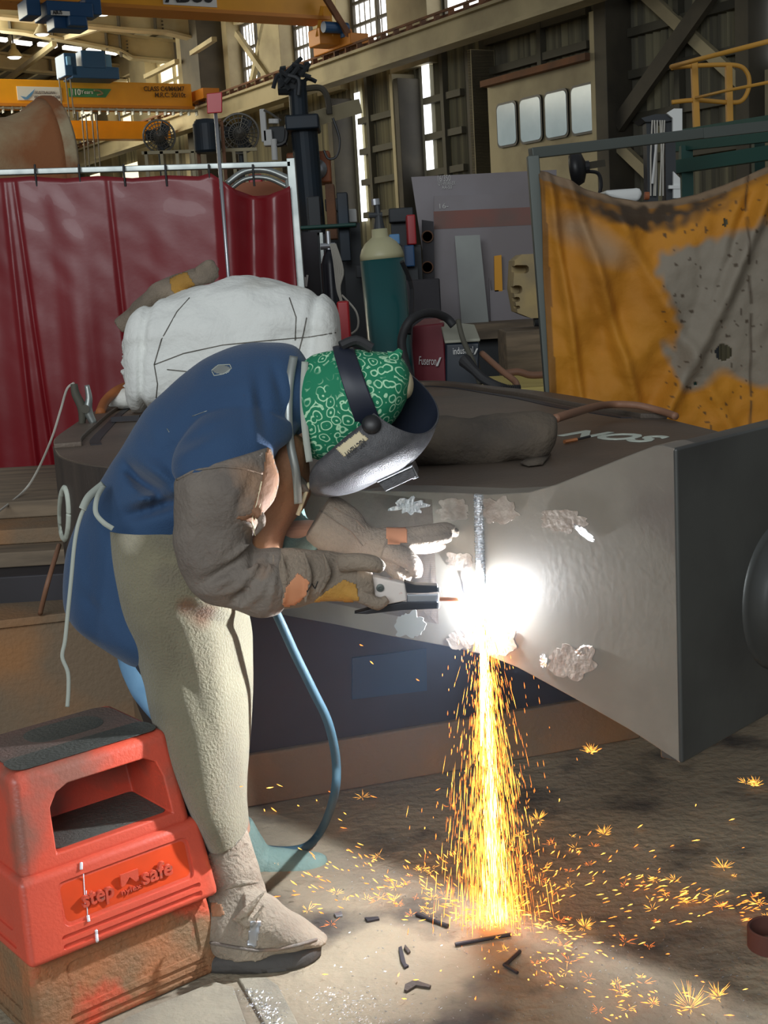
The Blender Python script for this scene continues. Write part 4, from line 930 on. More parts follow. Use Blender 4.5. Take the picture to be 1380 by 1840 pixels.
# support beams under it
sb = thing('support_stand', 'dark steel stand carrying the left end of the workpiece', 'stand', (-.9, 5, 0))
MB().box((-.75, 5.35, .28), (.9, 1.2, .56)).build('pedestal', 'steel_dark', sb)
cb = thing('rusty_channel', 'rusty steel channel beam on the floor behind the red stools', 'steel beam', (-1.4, 4.0, 0))
A_, B_ = G(-60, 1122, .50), G(236, 1088, .50)
dd = (B_-A_).normalized(); pp = V((-dd.y, dd.x, 0))
mb = MB(); mb.prism([A_-dd*.5, B_, B_+pp*.28, A_-dd*.5+pp*.28], (0, 0, -.03)); mb.build('top_flange', 'rusty_beam', cb, bevel=.004)
mb = MB(); mb.prism([A_-dd*.5+pp*.02-V((0, 0, .03)), B_+pp*.02-V((0, 0, .03)), B_+pp*.05-V((0, 0, .03)), A_-dd*.5+pp*.05-V((0, 0, .03))], (0, 0, -.44)); mb.build('web', 'rusty_beam', cb)
mb = MB(); mb.prism([A_-dd*.5-V((0, 0, .47)), B_-V((0, 0, .47)), B_+pp*.28-V((0, 0, .47)), A_-dd*.5+pp*.28-V((0, 0, .47))], (0, 0, -.03)); mb.build('bottom_flange', 'rusty_beam', cb)
for i, (y0, y1, zz, yy, dx) in enumerate(((985, 0, .60, 4.6, 0), (945, 0, .66, 4.75, -.03), (910, 0, .72, 4.9, .02), (890, 0, .79, 5.15, -.06))):
    h = (.60, .06, .06, .07)[i]; x1 = (-1.16, -1.2, -1.22, -1.25)[i]
    mb = MB(); mb.box((x1-.9, yy+.55, zz-h/2), (1.8, 1.1, h-.001))
    tag(mb.build('steel_slab', ('steel_dark', 'timber', 'rusty_beam', 'timber')[i], bevel=.006), ('dark block at floor level under the slab pile left of the drum', 'brown slab, lowest of the pile left of the drum', 'rusty slab, middle of the pile left of the drum', 'worn slab, topmost of the pile left of the drum')[i], 'steel slab', 'slabs piled left of the drum')
tag(MB().tube([G(72, 1103, .51), P(85, 1050, 4.3), P(100, 1000, 4.4), P(106, 980, 4.5)], .009, 8, smooth=6).build('copper_cable', 'hose_brown', smooth=True), 'brown cable rising from the rusty channel to the drum', 'cable')
# ================================================================ things on the slab
bale = MB(); rs = loftR([((240, 655), (252, 700), 5.95, .12), ((236, 600), (246, 735), 5.95, .25), ((252, 560), (262, 742), 5.95, .33), ((300, 532), (300, 742), 5.95, .36), ((380, 510), (380, 738), 5.95, .37), ((450, 499), (450, 735), 5.95, .37), ((530, 512), (530, 732), 5.95, .37), ((585, 532), (585, 730), 5.95, .36), ((606, 560), (606, 720), 5.95, .3), ((612, 600), (612, 690), 5.95, .2)], n=64, k=12, ex=3.0, wr=.035, ws=5)
random.seed(9)
for i, r in enumerate(rs):
    for j, p in enumerate(r):
        d = min(1, i/14); rag = (1-d)*.09*noise.noise(p*24)
        for xs_, dep in ((.28, .03), (.72, .03)):
            k = (i/len(rs)-xs_-.06*(p.z-1.3))/.018; p -= (p-V((p.x, 5.95, 1.35))).normalized()*dep*math.exp(-k*k)
        k = (p.z-1.36)/.02; p.y += .03*math.exp(-k*k)*(1 if p.y < 5.95 else -1)
        p.x += rag
bale.rings(rs); bo = tag(bale.build('insulation_bale', 'wool', smooth=True), 'big white insulation wool bale tied with wire on the slab', 'insulation bale')
tb_ = bvh(bo)
for pts in ([(278, 655), (330, 635), (400, 620), (470, 613), (560, 605), (612, 596)], [(277, 655), (290, 610), (318, 560), (345, 530)], [(300, 664), (340, 668), (400, 665)], [(520, 535), (532, 570), (530, 620)], [(277, 655), (283, 690), (280, 720)], [(535, 640), (545, 600), (552, 565)]):
    stitch(tb_, 'tie_wire', pts, .0025, 'wire', bo)
# old glove draped on the bale
gl = MB()
loft(gl, [((205, 578), (222, 600), 6.0, .03), ((232, 552), (252, 580), 6.0, .06), ((268, 517), (292, 545), 6.0, .07), ((305, 497), (325, 532), 6.0, .07), ((335, 486), (352, 518), 6.0, .06), ((362, 480), (372, 508), 6.0, .06)], n=20, k=5, wr=.012, ws=14)
for (a, b, c, r) in (((355, 488), (375, 474), (384, 476), .022), ((358, 496), (378, 484), (391, 487), .023), ((358, 502), (378, 495), (391, 494), .022), ((345, 508), (365, 504), (385, 502), .022), ((310, 528), (330, 532), (340, 530), .02)):
    gl.tube([P(*a, 5.95), P(*b, 5.93), P(*c, 5.95)], [r, r, r*.7], 10, smooth=4)
gt = gl.build('old_glove', 'glove', smooth=True, remesh=.009, sm=3); tag(gt, 'worn tan leather glove draped over top of the white bale', 'glove')
decal(bvh(gt), 'palm_patch', [(305, 500), (335, 487), (345, 505), (352, 512), (318, 530), (308, 520)], 'glove_gold', gt, label='golden leather patch')
# spring clamp and its lead
cl = thing('earth_clamp', 'steel spring earth clamp standing on the left rim', 'clamp', G(160, 765, ZT))
Yq = 5.3
MB().tube([P(133, 690, Yq), P(136, 708, Yq), P(148, 735, Yq), P(147, 765, Yq)], [.014, .018, .02, .012], 8, smooth=4).build('jaw', 'girt', cl, smooth=True)
MB().tube([P(156, 692, Yq), P(160, 715, Yq), P(158, 738, Yq), P(169, 762, Yq)], [.01, .014, .02, .014], 8, smooth=4).build('jaw', 'galv', cl, smooth=True)
MB().cyl(P(153, 735, Yq-.03), P(153, 735, Yq+.04), .018, 12).build('pivot', 'girt', cl)
tag(MB().tube([P(133, 688, Yq), P(120, 700, Yq), P(108, 740, Yq-.1), P(92, 790, Yq-.1), P(65, 850, Yq), P(40, 885, Yq), P(-10, 925, Yq-.3)], .005, 6, smooth=8).build('clamp_wire', 'thin_wire'), 'thin wire curving from the clamp down past the red curtain', 'wire')
tag(MB().tube([G(180, 742, ZT+.02), P(190, 720, 5.9), P(210, 702, 6.0), P(240, 690, 6.2)], .022, 10, smooth=8).build('orange_hose', 'hose_orange', smooth=True), 'orange hose curving up beside the left end of the bale', 'hose')
sc = MB(); sc.ell(G(226, 735, ZT)+V((0, 0, .05)), (.10, .07, .05)); tag(sc.build('wool_scrap', 'wool', smooth=True), 'loose tuft of white wool on slab beside the bale', 'wool scrap')
tag(MB().box(G(226, 752, ZT+.014), (.12, .03, .02)).build('steel_offcut', 'steel_dark'), 'small dark steel offcut on the slab below the bale', 'offcut')
# leather roll
yr = G(860, 834, ZT).y+.07
lr = MB(); loft(lr, [((690, 775), (690, 812), yr, .03), ((705, 760), (705, 830), yr, .06), ((760, 752), (760, 838), yr, .085), ((850, 748), (850, 838), yr, .085), ((930, 744), (935, 832), yr, .085), ((968, 742), (975, 822), yr, .08), ((990, 744), (993, 800), yr, .06), ((999, 752), (999, 785), yr, .03)], n=36, k=10, wr=.014, ws=11)
lr.prism([G(935, 834, ZT+.004), G(958, 820, ZT+.004), G(990, 818, ZT+.004), G(975, 835, ZT+.004), G(950, 838, ZT+.004)], (0, 0, .006))
mat('roll_leather', (.115, .09, .065), .85, 0, (.06, .05, .042), 5, (.35, .65), .5, 70)
lo = tag(lr.build('leather_roll', 'roll_leather', smooth=True), 'dark rolled leather blanket lying on the slab right of helmet', 'leather roll')
tag(MB().tube([P(998, 752, yr), P(1030, 742, yr+.15), G(1085, 728, ZT+.06), G(1140, 728, ZT+.05), G(1185, 738, ZT+.03), G(1214, 748, ZT+.02)], .013, 10, smooth=10).build('brown_hose', 'hose_brown', smooth=True), 'brown rubber hose running from the leather roll to orange blanket', 'hose')
el = thing('used_electrode', 'copper and black electrode stub lying beside the painted letters', 'electrode', gz(1020, 792))
MB().cyl(gz(1014, 794, ZT+.008), gz(1036, 790, ZT+.008), .006, 10).build('copper_end', 'copper', el); MB().cyl(gz(1036, 790, ZT+.008), gz(1060, 784, ZT+.008), .004, 8).build('burnt_end', 'black', el)
# ================================================================ step stools
ex_ = (G(300, 1310, .59)-G(20, 1395, .59)); ex_.z = 0; ex_.normalize(); ey_ = V((-ex_.y, ex_.x, 0)); ez_ = V((0, 0, 1))
SO = (G(300, 1310, .59)+G(20, 1395, .59))/2; SO.z = 0
HS = .40
def stool(z0, mred, label, mpanel, txt, name='step_stool'):
    t = thing(name, label, 'step stool', SO+ey_*.14+V((0, 0, z0)), 'two nested step stools')
    def Lp(x, y, z): return SO+ex_*x+ey_*y+ez_*(z0+z)
    wT, dT = .195, .29
    def fr(z): return -.085*(1-z/HS)                # front plane slope
    def wx(z): return wT+.030*(1-z/HS)
    def bk(z): return dT+.06*(1-z/HS)
    def frust(z_a, z_b, g=0):
        return [Lp(sx*(wx(z)+g), (bk(z)+g) if yb else (fr(z)-g), z) for z in (z_a, z_b) for sx, yb in ((-1, 0), (1, 0), (1, 1), (-1, 1))]
    up = MB().hexa(frust(.17, HS)).build('upper_step', None, None)
    bevelmod(up, .022, 4)
    def cutp(pts, d0, d1):
        return MB().rings([[Lp(x, fr(z)+d, z) for x, z in pts] for d in (d0, d1)]).build('c', None)
    arch = [(-.125, .212), (.165, .212), (.16, .30), (.148, .335), (.12, .35), (-.07, .35), (-.10, .338), (-.12, .31)]
    boolean(up, [cutp(arch, -.06, .19)]); up.data.materials.append(MATS[mred])
    for p in up.data.polygons: p.use_smooth = False
    bevelmod(up, .005, 2); par(up, t)
    lo_ = MB().hexa(frust(0, .185, .014)).build('lower_step', None, None); bevelmod(lo_, .016, 4)
    def rr_(cx, cz, w_, h_, r): return [(cx+u, cz+v) for u, v in rrect(w_, h_, r)]
    cuts = [cutp(rr_(.018, .108, .33, .098, .018), -.05, -.009)]
    for zc, hh_ in ((.041, .010), (.021, .012)): cuts.append(cutp(rr_(.018, zc, .35, hh_, .005), -.05, -.007))
    # left side panel recess
    def cutl(pts): return MB().rings([[Lp(-wx(z)-d, y, z) for y, z in pts] for d in (.05, .009)]).build('c', None)
    cuts.append(cutl(rr_(.13, .108, .30, .098, .018))); cuts.append(cutl(rr_(.13, .03, .32, .012, .005)))
    boolean(lo_, cuts); lo_.data.materials.append(MATS[mred]); bevelmod(lo_, .003, 2); par(lo_, t)
    pan = MB().prism([Lp(x, fr(z)-.0092, z) for x, z in rr_(.018, .108, .315, .083, .014)], -ey_*-.002); pan.build('front_panel', mpanel, t, bevel=.001)
    # treads
    MB().prism([Lp(x, .145+y*0+v, HS+.0005) for x, v, y in [(u, vv, 0) for u, vv in rrect(.345, .25, .04)]], (0, 0, .003)).build('top_mat', 'dusty_red', t, label='dusty brown red tread') if txt else None
    if txt: MB().prism([Lp(.02+x, .185+v, HS+.0035) for x, v in rrect(.19, .11, .05)], (0, 0, .001)).build('tread_patch', 'mat_black', t, label='dark oval rubber patch'); MB().prism([Lp(x, .05+v, HS+.0035) for x, v in rrect(.36, .085, .03)], (0, 0, .001)).build('tread_strip', 'mat_black', t, label='dark rubber strip')
    MB().prism([Lp(.02+x, fr(.21)+.105+v, .2125) for x, v in rrect(.28, .17, .012)], (0, 0, .002)).build('inner_tread', 'mat_black', t, label='dusty grey inner tread')
    if txt:
        za = .088
        n_ = -ey_
        for s_, x0, x1 in (('step', -.098, -.022), ('safe', .050, .128)):
            text('raised_lettering', s_, Lp(x0, fr(za)-.012, za), Lp(x1, fr(za)-.012, za), .036, mred, t, .009, nrm=n_, bold=.022)
        text('raised_lettering', 'nylex', Lp(-.004, fr(za)-.012, za-.006), Lp(.046, fr(za)-.012, za-.006), .012, mred, t, .006, nrm=n_, bold=.01)
        MB().prism([Lp(x, fr(.11)-.011, z) for x, z in ((0, .100), (0, .128), (.044, .128), (.044, .100), (.036, .100), (.022, .116), (.008, .100))], -ey_*.005).build('raised_logo', mred, t)
        tr = bvh(lo_)
        for pts in ([(146, 1550), (146, 1565)], [(150, 1570), (154, 1640)], [(158, 1645), (160, 1658)], [(173, 1672), (175, 1696)], [(155, 1600), (158, 1655)]):
            stitch(tr, 'paint_drip', pts, .0035 if pts[0][1] != 1600 and pts[0][1] != 1570 else .0012, 'paint_drip', t)
    return t
stool(0, 'stool_dirty', 'dirty brown orange step stool at the bottom of the nested pair', 'stool_dirty', False)
stool(.1895, 'stool_red', 'bright red plastic step stool nested on top of the dirty one', 'stool_orange', True)
# ================================================================ the welder
ps = thing('person', 'person in blue jacket, leather apron and helmet bending to weld', 'person', (-.5, 3.1, 0))
# body: one continuous skin
def skin_body():
    vs = [(P(300, 1080, 3.1), .12), (P(330, 960, 3.1), .13), (P(400, 850, 3.1), .14), (P(480, 760, 3.1), .12), (P(550, 735, 3.07), .055), (P(620, 715, 3.04), .085), (P(690, 700, 3.03), .065),
          (P(430, 820, 2.98), .06), (P(385, 960, 2.88), .05), (P(400, 1040, 2.86), .045), (P(500, 1040, 2.85), .032), (P(600, 1035, 2.85), .025),
          (P(480, 840, 3.22), .055), (P(480, 960, 3.25), .04), (P(560, 950, 3.12), .03), (P(640, 960, 3.0), .024),
          (P(320, 1150, 2.99), .09), (P(370, 1330, 2.95), .065), (P(400, 1500, 2.93), .05), (P(405, 1690, 2.90), .04), (P(520, 1705, 2.94), .03),
          (P(330, 1150, 3.22), .09), (P(390, 1330, 3.28), .065), (P(430, 1500, 3.33), .045), (P(440, 1555, 3.38), .035), (P(540, 1565, 3.34), .028), (P(665, 735, 3.03), .03)]
    ed = [(0, 1), (1, 2), (2, 3), (3, 4), (4, 5), (5, 6), (3, 7), (7, 8), (8, 9), (9, 10), (10, 11), (3, 12), (12, 13), (13, 14), (14, 15), (0, 16), (16, 17), (17, 18), (18, 19), (19, 20), (0, 21), (21, 22), (22, 23), (23, 24), (24, 25), (5, 26)]
    me = bpy.data.meshes.new('body'); me.from_pydata([tuple(v[0]) for v in vs], ed, []); o = bpy.data.objects.new('body', me); C.objects.link(o)
    o.modifiers.new('s', 'SKIN'); 
    for i, v in enumerate(vs): me.skin_vertices[0].data[i].radius = (v[1]*.8, v[1]*.8)
    me.skin_vertices[0].data[0].use_root = True
    d = o.modifiers.new('u', 'SUBSURF'); d.levels = d.render_levels = 2; me.materials.append(MATS['skin']); par(o, ps)
    return o
skin_body()
def wfold(p): return V((p.x*7, p.y*3, p.z*5))
jk = MB()
loft(jk, [((215, 1166), (400, 1190), 3.12, .16), ((150, 1122), (425, 1165), 3.12, .19), ((121, 1085), (425, 1130), 3.12, .20), ((122, 1000), (432, 1060), 3.12, .19), ((150, 915), (440, 1000), 3.12, .18), ((195, 838), (455, 950), 3.12, .19), ((262, 738), (480, 915), 3.12, .20), ((345, 660), (505, 870), 3.12, .21), ((425, 622), (520, 830), 3.12, .20), ((490, 614), (535, 790), 3.11, .165), ((528, 622), (548, 780), 3.1, .13), ((548, 645), (556, 780), 3.08, .10), ((556, 665), (562, 770), 3.07, .085)], n=72, k=12, wr=.012, wf=wfold)
# rounded shoulder over the near arm
loft(jk, [((430, 700), (540, 760), 3.02, .10), ((360, 745), (520, 790), 2.96, .115), ((322, 800), (497, 810), 2.92, .11), ((312, 842), (484, 838), 2.89, .10), ((322, 868), (470, 862), 2.89, .07)], n=44, k=8, wr=.008, wf=wfold)
def crease(mb, fl, ymax):
    for i, p in enumerate(mb.v):
        if p.y > ymax: continue
        x, y = pxof(p); d = 0
        for (cx, cy, ang, ln, wd, am) in fl:
            ca_, sa_ = math.cos(math.radians(ang)), math.sin(math.radians(ang))
            u_ = (x-cx)*ca_+(y-cy)*sa_; w_ = -(x-cx)*sa_+(y-cy)*ca_
            d += am*math.exp(-(u_/ln)**2-(w_/wd)**2)
        if d: mb.v[i] = p-ray(x, y).normalized()*d
crease(jk, [(265, 872, 38, 40, 12, -.075), (285, 850, 38, 50, 14, .03), (280, 912, -18, 45, 11, -.05), (275, 893, -12, 40, 9, .03), (240, 850, 60, 30, 9, -.03), (215, 800, 60, 60, 14, .012), (245, 760, 62, 60, 12, -.012), (300, 810, 80, 50, 12, -.010), (470, 730, 82, 50, 9, -.014), (452, 740, 82, 55, 9, .012), (500, 690, 75, 40, 8, -.012), (180, 960, 80, 70, 14, .010), (160, 1040, 85, 70, 10, -.010), (190, 1110, 60, 60, 12, .010), (345, 790, -25, 50, 9, -.014), (335, 815, -25, 40, 9, .012), (400, 700, -8, 60, 16, .008), (170, 1090, 45, 30, 8, -.012)], 3.1)
jo = jk.build('jacket', 'navy', ps, remesh=.0055, sm=2, label='navy blue cotton work jacket')
# cloth folds cut into the jacket by a displaced band
tj = None
# leather sleeve on the near arm
def sleeve_w(p): return V((p.x*9, p.y*5, p.z*12))
sv = MB(); loft(sv, [((330, 838), (486, 800), 2.88, .085), ((317, 868), (499, 850), 2.86, .095), ((314, 915), (497, 893), 2.85, .09), ((314, 960), (470, 925), 2.85, .088), ((318, 1005), (456, 950), 2.85, .085), ((332, 1045), (452, 975), 2.85, .08), ((368, 1076), (462, 985), 2.85, .075), ((420, 1094), (476, 985), 2.85, .07), ((468, 1107), (494, 984), 2.85, .068), ((500, 1103), (512, 988), 2.85, .062), ((513, 1090), (520, 1000), 2.85, .055)], n=56, k=12, wr=.010, wf=sleeve_w)
crease(sv, [(455, 1000, 100, 40, 7, -.02), (475, 1040, 105, 50, 6, -.018), (492, 1050, 100, 50, 5, .014), (440, 1050, 120, 35, 7, -.02), (400, 1025, 150, 35, 8, -.022), (395, 1050, 155, 40, 8, .012), (425, 1075, 140, 35, 6, -.014), (345, 920, 85, 60, 10, .008), (365, 985, 70, 40, 9, -.01), (440, 890, 115, 40, 8, -.012)], 2.87)
# creases at the elbow: add folded ridges
for a, b, c, r in (((372, 1012), (410, 1002), (452, 975), .012), ((385, 1075), (430, 1050), (465, 1010), .014), ((430, 1094), (470, 1060), (486, 1010), .014), ((420, 880), (470, 930), (455, 965), .012), ((360, 1068), (400, 1062), (440, 1040), .010)):
    sv.tube([P(*a, 2.795), P(*b, 2.782), P(*c, 2.79)], [r*.3, r, r*.3], 10, smooth=6)
so = sv.build('leather_sleeve', 'leather', ps, remesh=.006, sm=5, label='grey brown leather sleeve on near arm')
ts = bvh(so)
decal(ts, 'sleeve_patch', [(480, 800), (500, 840), (505, 880), (485, 905), (455, 940), (420, 930), (450, 925), (470, 870), (478, 820)], 'leather_brown', so)
stitch(ts, 'seam', [(470, 865), (462, 900), (452, 935), (462, 975)], .0016, 'label_tan', so); stitch(ts, 'seam', [(476, 862), (468, 905), (456, 940)], .0014, 'label_tan', so)
stitch(ts, 'sleeve_edge', [(318, 862), (350, 845), (400, 838), (440, 842), (475, 852)], .003, 'leather', so, n=10)
# chest leather and far sleeve
ch = MB(); loft(ch, [((495, 745), (548, 790), 3.03, .06), ((478, 800), (556, 872), 3.05, .09), ((462, 870), (552, 895), 3.07, .10), ((452, 940), (520, 950), 3.08, .10), ((440, 1030), (490, 1040), 3.08, .10)], n=36, k=10, wr=.016, ws=9)
ch.build('leather_yoke', 'leather_brown', ps, remesh=.008, sm=3, label='orange brown leather chest yoke')
fs = MB(); loft(fs, [((470, 820), (520, 870), 3.22, .07), ((468, 930), (545, 900), 3.24, .065), ((492, 1010), (556, 935), 3.2, .06), ((520, 1010), (585, 925), 3.12, .055), ((560, 1000), (605, 930), 3.05, .05)], n=30, k=10, wr=.01, ws=9)
fs.build('far_sleeve', 'spat_teal', ps, remesh=.008, sm=3, label='grey green sleeve of far arm')
def ribbon(nm, pts, w_, Y, m, th=.002, lab=None):
    A = []; B = []
    for i, q in enumerate(pts):
        y_ = q[2] if len(q) > 2 else Y
        a_ = pts[max(i-1, 0)]; b_ = pts[min(i+1, len(pts)-1)]; dx, dy = b_[0]-a_[0], b_[1]-a_[1]; l = math.hypot(dx, dy)
        A.append(P(q[0]-dy/l*w_/2, q[1]+dx/l*w_/2, y_)); B.append(P(q[0]+dy/l*w_/2, q[1]-dx/l*w_/2, y_))
    A, B = cat(A, 8), cat(B, 8); mb = MB(); n = len(A); mb.v = A+B; mb.f = [(i, i+1, n+i+1, n+i) for i in range(n-1)]
    return mb.build(nm, m, ps, smooth=True, solid=th, label=lab)
# apron: open at the back
ap = MB(); R = loftR([((200, 940), (462, 915), 3.09, .22), ((202, 990), (452, 1000), 3.09, .225), ((212, 1062), (442, 1085), 3.09, .22), ((232, 1130), (446, 1130), 3.08, .21), ((249, 1190), (450, 1190), 3.07, .20), ((268, 1260), (451, 1250), 3.04, .20), ((290, 1320), (447, 1330), 3.01, .19), ((318, 1380), (442, 1400), 2.98, .17), ((345, 1440), (441, 1445), 2.955, .15), ((374, 1503), (443, 1482), 2.94, .125)], n=64, k=10, arc=(PI, 2.5*PI), wr=.012, wf=lambda p: V((p.x*7, p.y*5, p.z*2.4)))
for i, r in enumerate(R):
    for j, p in enumerate(r):
        x, y = pxof(p)
        for (cx, cy, dx, dy, ln, wd, am) in ((400, 1090, .93, .36, 70, 12, -.016), (400, 1125, .93, .30, 80, 10, .012), (310, 960, .7, .7, 50, 11, -.010), (360, 1000, .8, .6, 60, 12, -.012), (330, 1200, .35, .94, 120, 14, .008), (395, 1250, .15, .99, 130, 18, -.009)):
            u_ = (x-cx)*dx+(y-cy)*dy; w_ = -(x-cx)*dy+(y-cy)*dx
            p.y += am*math.exp(-(u_/ln)**2-(w_/wd)**2)
ao = sheet(ap, R).build('apron', 'suede', ps, smooth=True, solid=.004, off=0, label='pale suede leather apron')
ta = bvh(ao)
hb = hit(ta, 365, 1105); stain(MATS['suede'], hb, .045, (.13, .07, .035)); hb = hit(ta, 335, 1088); stain(MATS['suede'], hb, .03, (.15, .085, .045))
hb = hit(ta, 300, 965); stain(MATS['suede'], hb, .06, (.16, .145, .10)); hb = hit(ta, 232, 962); stain(MATS['suede'], hb, .05, (.36, .33, .24))
hb = hit(ta, 300, 1040); stain(MATS['suede'], hb, .05, (.17, .15, .105))
stitch(ta, 'hem_stitch', [(206, 950), (260, 940), (318, 934)], .0014, 'label_tan', ao, n=10)
# ties
ribbon('apron_tie', [(188, 872, 2.99), (165, 893, 2.94), (146, 925, 2.90), (135, 970, 2.88), (128, 1040, 2.87), (122, 1100, 2.87), (117, 1150, 2.87), (112, 1180, 2.87), (122, 1208, 2.87), (123, 1240, 2.87), (121, 1270, 2.87)], 7, 2.9, 'apron_tie', lab='pale apron string hanging down')
ribbon('apron_tie', [(187, 872, 2.98), (175, 893, 2.93), (172, 920, 2.90), (185, 938, 2.885), (203, 950, 2.885)], 9, 2.9, 'apron_tie')
ribbon('apron_tie', [(186, 870, 2.98), (160, 892, 2.93), (148, 915, 2.90)], 14, 2.9, 'apron_tie')
ribbon('neck_strap', [(528, 640, 3.0), (520, 690, 2.965), (518, 750, 2.95), (522, 800, 2.95), (532, 850, 2.95), (536, 905, 2.97)], 15, 2.95, 'galv', lab='grey apron neck strap')
ribbon('neck_strap', [(548, 650, 3.0), (545, 710, 2.97), (548, 770, 2.96), (556, 830, 2.96)], 12, 2.95, 'apron_tie')
mb = MB(); loft(mb, [((505, 800), (553, 870), 2.99, .02), ((515, 840), (556, 880), 2.985, .025), ((528, 880), (556, 885), 2.99, .012)], n=20, k=6); mb.build('collar_flap', 'leather', ps, smooth=True)
MB().tube([P(556, 868, 2.98), P(535, 925, 2.99)], .005, 8).build('collar_edge', 'label_tan', ps)
# shirt tail, trousers
st_ = MB(); loft(st_, [((205, 1150), (400, 1150), 3.1, .15), ((222, 1205), (400, 1205), 3.08, .145), ((248, 1252), (390, 1250), 3.06, .13), ((275, 1285), (380, 1290), 3.05, .11)], n=40, k=6, wr=.006, ws=10); st_.build('denim_seat', 'denim', ps, smooth=True, label='light blue denim seat of the trousers')
tr_ = MB()
loft(tr_, [((230, 1170), (420, 1170), 3.03, .12), ((268, 1250), (425, 1250), 3.02, .115), ((288, 1320), (425, 1320), 2.99, .11), ((305, 1390), (418, 1400), 2.97, .10), ((330, 1460), (420, 1460), 2.95, .09), ((352, 1530), (425, 1520), 2.94, .075)], n=36, k=8)
loft(tr_, [((250, 1170), (430, 1170), 3.18, .10), ((300, 1280), (430, 1280), 3.22, .10), ((340, 1380), (430, 1380), 3.28, .085), ((390, 1500), (448, 1500), 3.33, .06)], n=36, k=8)
tr_.build('trousers', 'trouser', ps, remesh=.012, sm=3)
# near boot and its leather gaiter
bt = MB(); loft(bt, [((378, 1712), (380, 1752), 2.83, .035), ((392, 1706), (395, 1757), 2.83, .042), ((440, 1696), (440, 1760), 2.83, .052), ((480, 1700), (486, 1771), 2.83, .054), ((530, 1696), (535, 1765), 2.835, .05), ((562, 1692), (564, 1742), 2.85, .04), ((578, 1698), (577, 1718), 2.86, .02)], n=30, k=8, ex=2.8)
for p in bt.v: p.z = max(p.z, .004)
bt.build('shoe', 'shoe', ps, smooth=True, label='dark near work shoe')
gp = MB()
loft(gp, [((342, 1470), (436, 1470), 2.95, .075), ((352, 1505), (446, 1495), 2.94, .078), ((362, 1550), (459, 1545), 2.93, .08), ((368, 1600), (474, 1590), 2.92, .085), ((371, 1650), (486, 1640), 2.88, .085), ((372, 1680), (500, 1672), 2.85, .08), ((378, 1698), (500, 1704), 2.84, .075)], n=40, k=8, wr=.010, ws=12)
loft(gp, [((440, 1600), (440, 1706), 2.85, .07), ((478, 1612), (480, 1712), 2.85, .07), ((512, 1638), (520, 1706), 2.85, .065), ((548, 1662), (556, 1697), 2.855, .055), ((575, 1678), (580, 1694), 2.865, .035), ((589, 1684), (589, 1689), 2.87, .012)], n=36, k=8, wr=.007, ws=14)
for a, b, c, r in (((415, 1655), (440, 1640), (478, 1600), .012), ((400, 1600), (430, 1588), (470, 1585), .010), ((420, 1650), (450, 1660), (480, 1615), .009)):
    gp.tube([P(*a, 2.785), P(*b, 2.775), P(*c, 2.79)], [r*.3, r, r*.3], 8, smooth=5)
go = gp.build('gaiter', 'spat', ps, remesh=.006, sm=3, label='furry suede gaiter over near shoe')
tg = bvh(go)
decal(tg, 'gaiter_patch', [(450, 1655), (470, 1655), (460, 1702), (444, 1700)], 'tin', go); 
stitch(tg, 'gaiter_edge', [(378, 1694), (420, 1702), (460, 1708), (500, 1706), (540, 1697), (572, 1687)], .004, 'leather', go, n=10)
decal(tg, 'buckle_flap', [(378, 1622), (398, 1624), (404, 1645), (380, 1648)], 'leather_brown', go)
# far boot gaiter
gf = MB()
loft(gf, [((420, 1480), (452, 1478), 3.36, .06), ((430, 1530), (478, 1525), 3.37, .065), ((440, 1580), (490, 1560), 3.38, .07), ((445, 1612), (500, 1612), 3.38, .07)], n=30, k=6, wr=.006, ws=12)
loft(gf, [((470, 1522), (480, 1616), 3.38, .07), ((510, 1528), (515, 1610), 3.37, .07), ((545, 1530), (550, 1596), 3.36, .06), ((572, 1533), (575, 1575), 3.36, .04), ((588, 1540), (588, 1552), 3.36, .015)], n=30, k=8, wr=.006, ws=12)
gf.build('far_gaiter', 'spat_teal', ps, remesh=.007, sm=3, label='grey green gaiter over far shoe')
b2 = MB(); loft(b2, [((450, 1590), (452, 1622), 3.40, .06), ((510, 1580), (512, 1613), 3.38, .055), ((552, 1570), (560, 1592), 3.36, .04), ((572, 1562), (575, 1574), 3.35, .02)], n=24, k=6, ex=2.6); b2.build('far_shoe', 'shoe', ps, smooth=True)
# ---------------------------------------------------------------- head gear
hd = MB(); loft(hd, [((540, 655), (548, 812), 3.05, .085), ((560, 640), (568, 824), 3.04, .092), ((590, 631), (602, 822), 3.03, .10), ((625, 628), (645, 800), 3.02, .103), ((660, 631), (688, 778), 3.02, .10), ((695, 634), (720, 740), 3.02, .088), ((720, 642), (735, 705), 3.02, .06), ((733, 660), (740, 684), 3.02, .02)], n=56, k=10, wr=.004, ws=14)
mbd = mat('bandana', (.008, .17, .085), .8)
nt, bs = nodes(mbd); L = nt.links
def nd(tp_, **kw):
    n_ = nt.nodes.new(tp_)
    for k_, v_ in kw.items(): setattr(n_, k_, v_)
    return n_
tc = nd('ShaderNodeTexCoord'); nz = nd('ShaderNodeTexNoise'); nz.inputs['Scale'].default_value = 22; L.new(tc.outputs['Object'], nz.inputs['Vector'])
va = nd('ShaderNodeVectorMath', operation='MULTIPLY_ADD'); L.new(nz.outputs['Color'], va.inputs[0]); va.inputs[1].default_value = (.022, .022, .022); L.new(tc.outputs['Object'], va.inputs[2])
vo = nd('ShaderNodeTexVoronoi', feature='F1'); vo.inputs['Scale'].default_value = 40; L.new(va.outputs[0], vo.inputs['Vector'])
m1 = nd('ShaderNodeMath', operation='MULTIPLY'); m1.inputs[1].default_value = 17; L.new(vo.outputs['Distance'], m1.inputs[0])
m2 = nd('ShaderNodeMath', operation='SINE'); L.new(m1.outputs[0], m2.inputs[0])
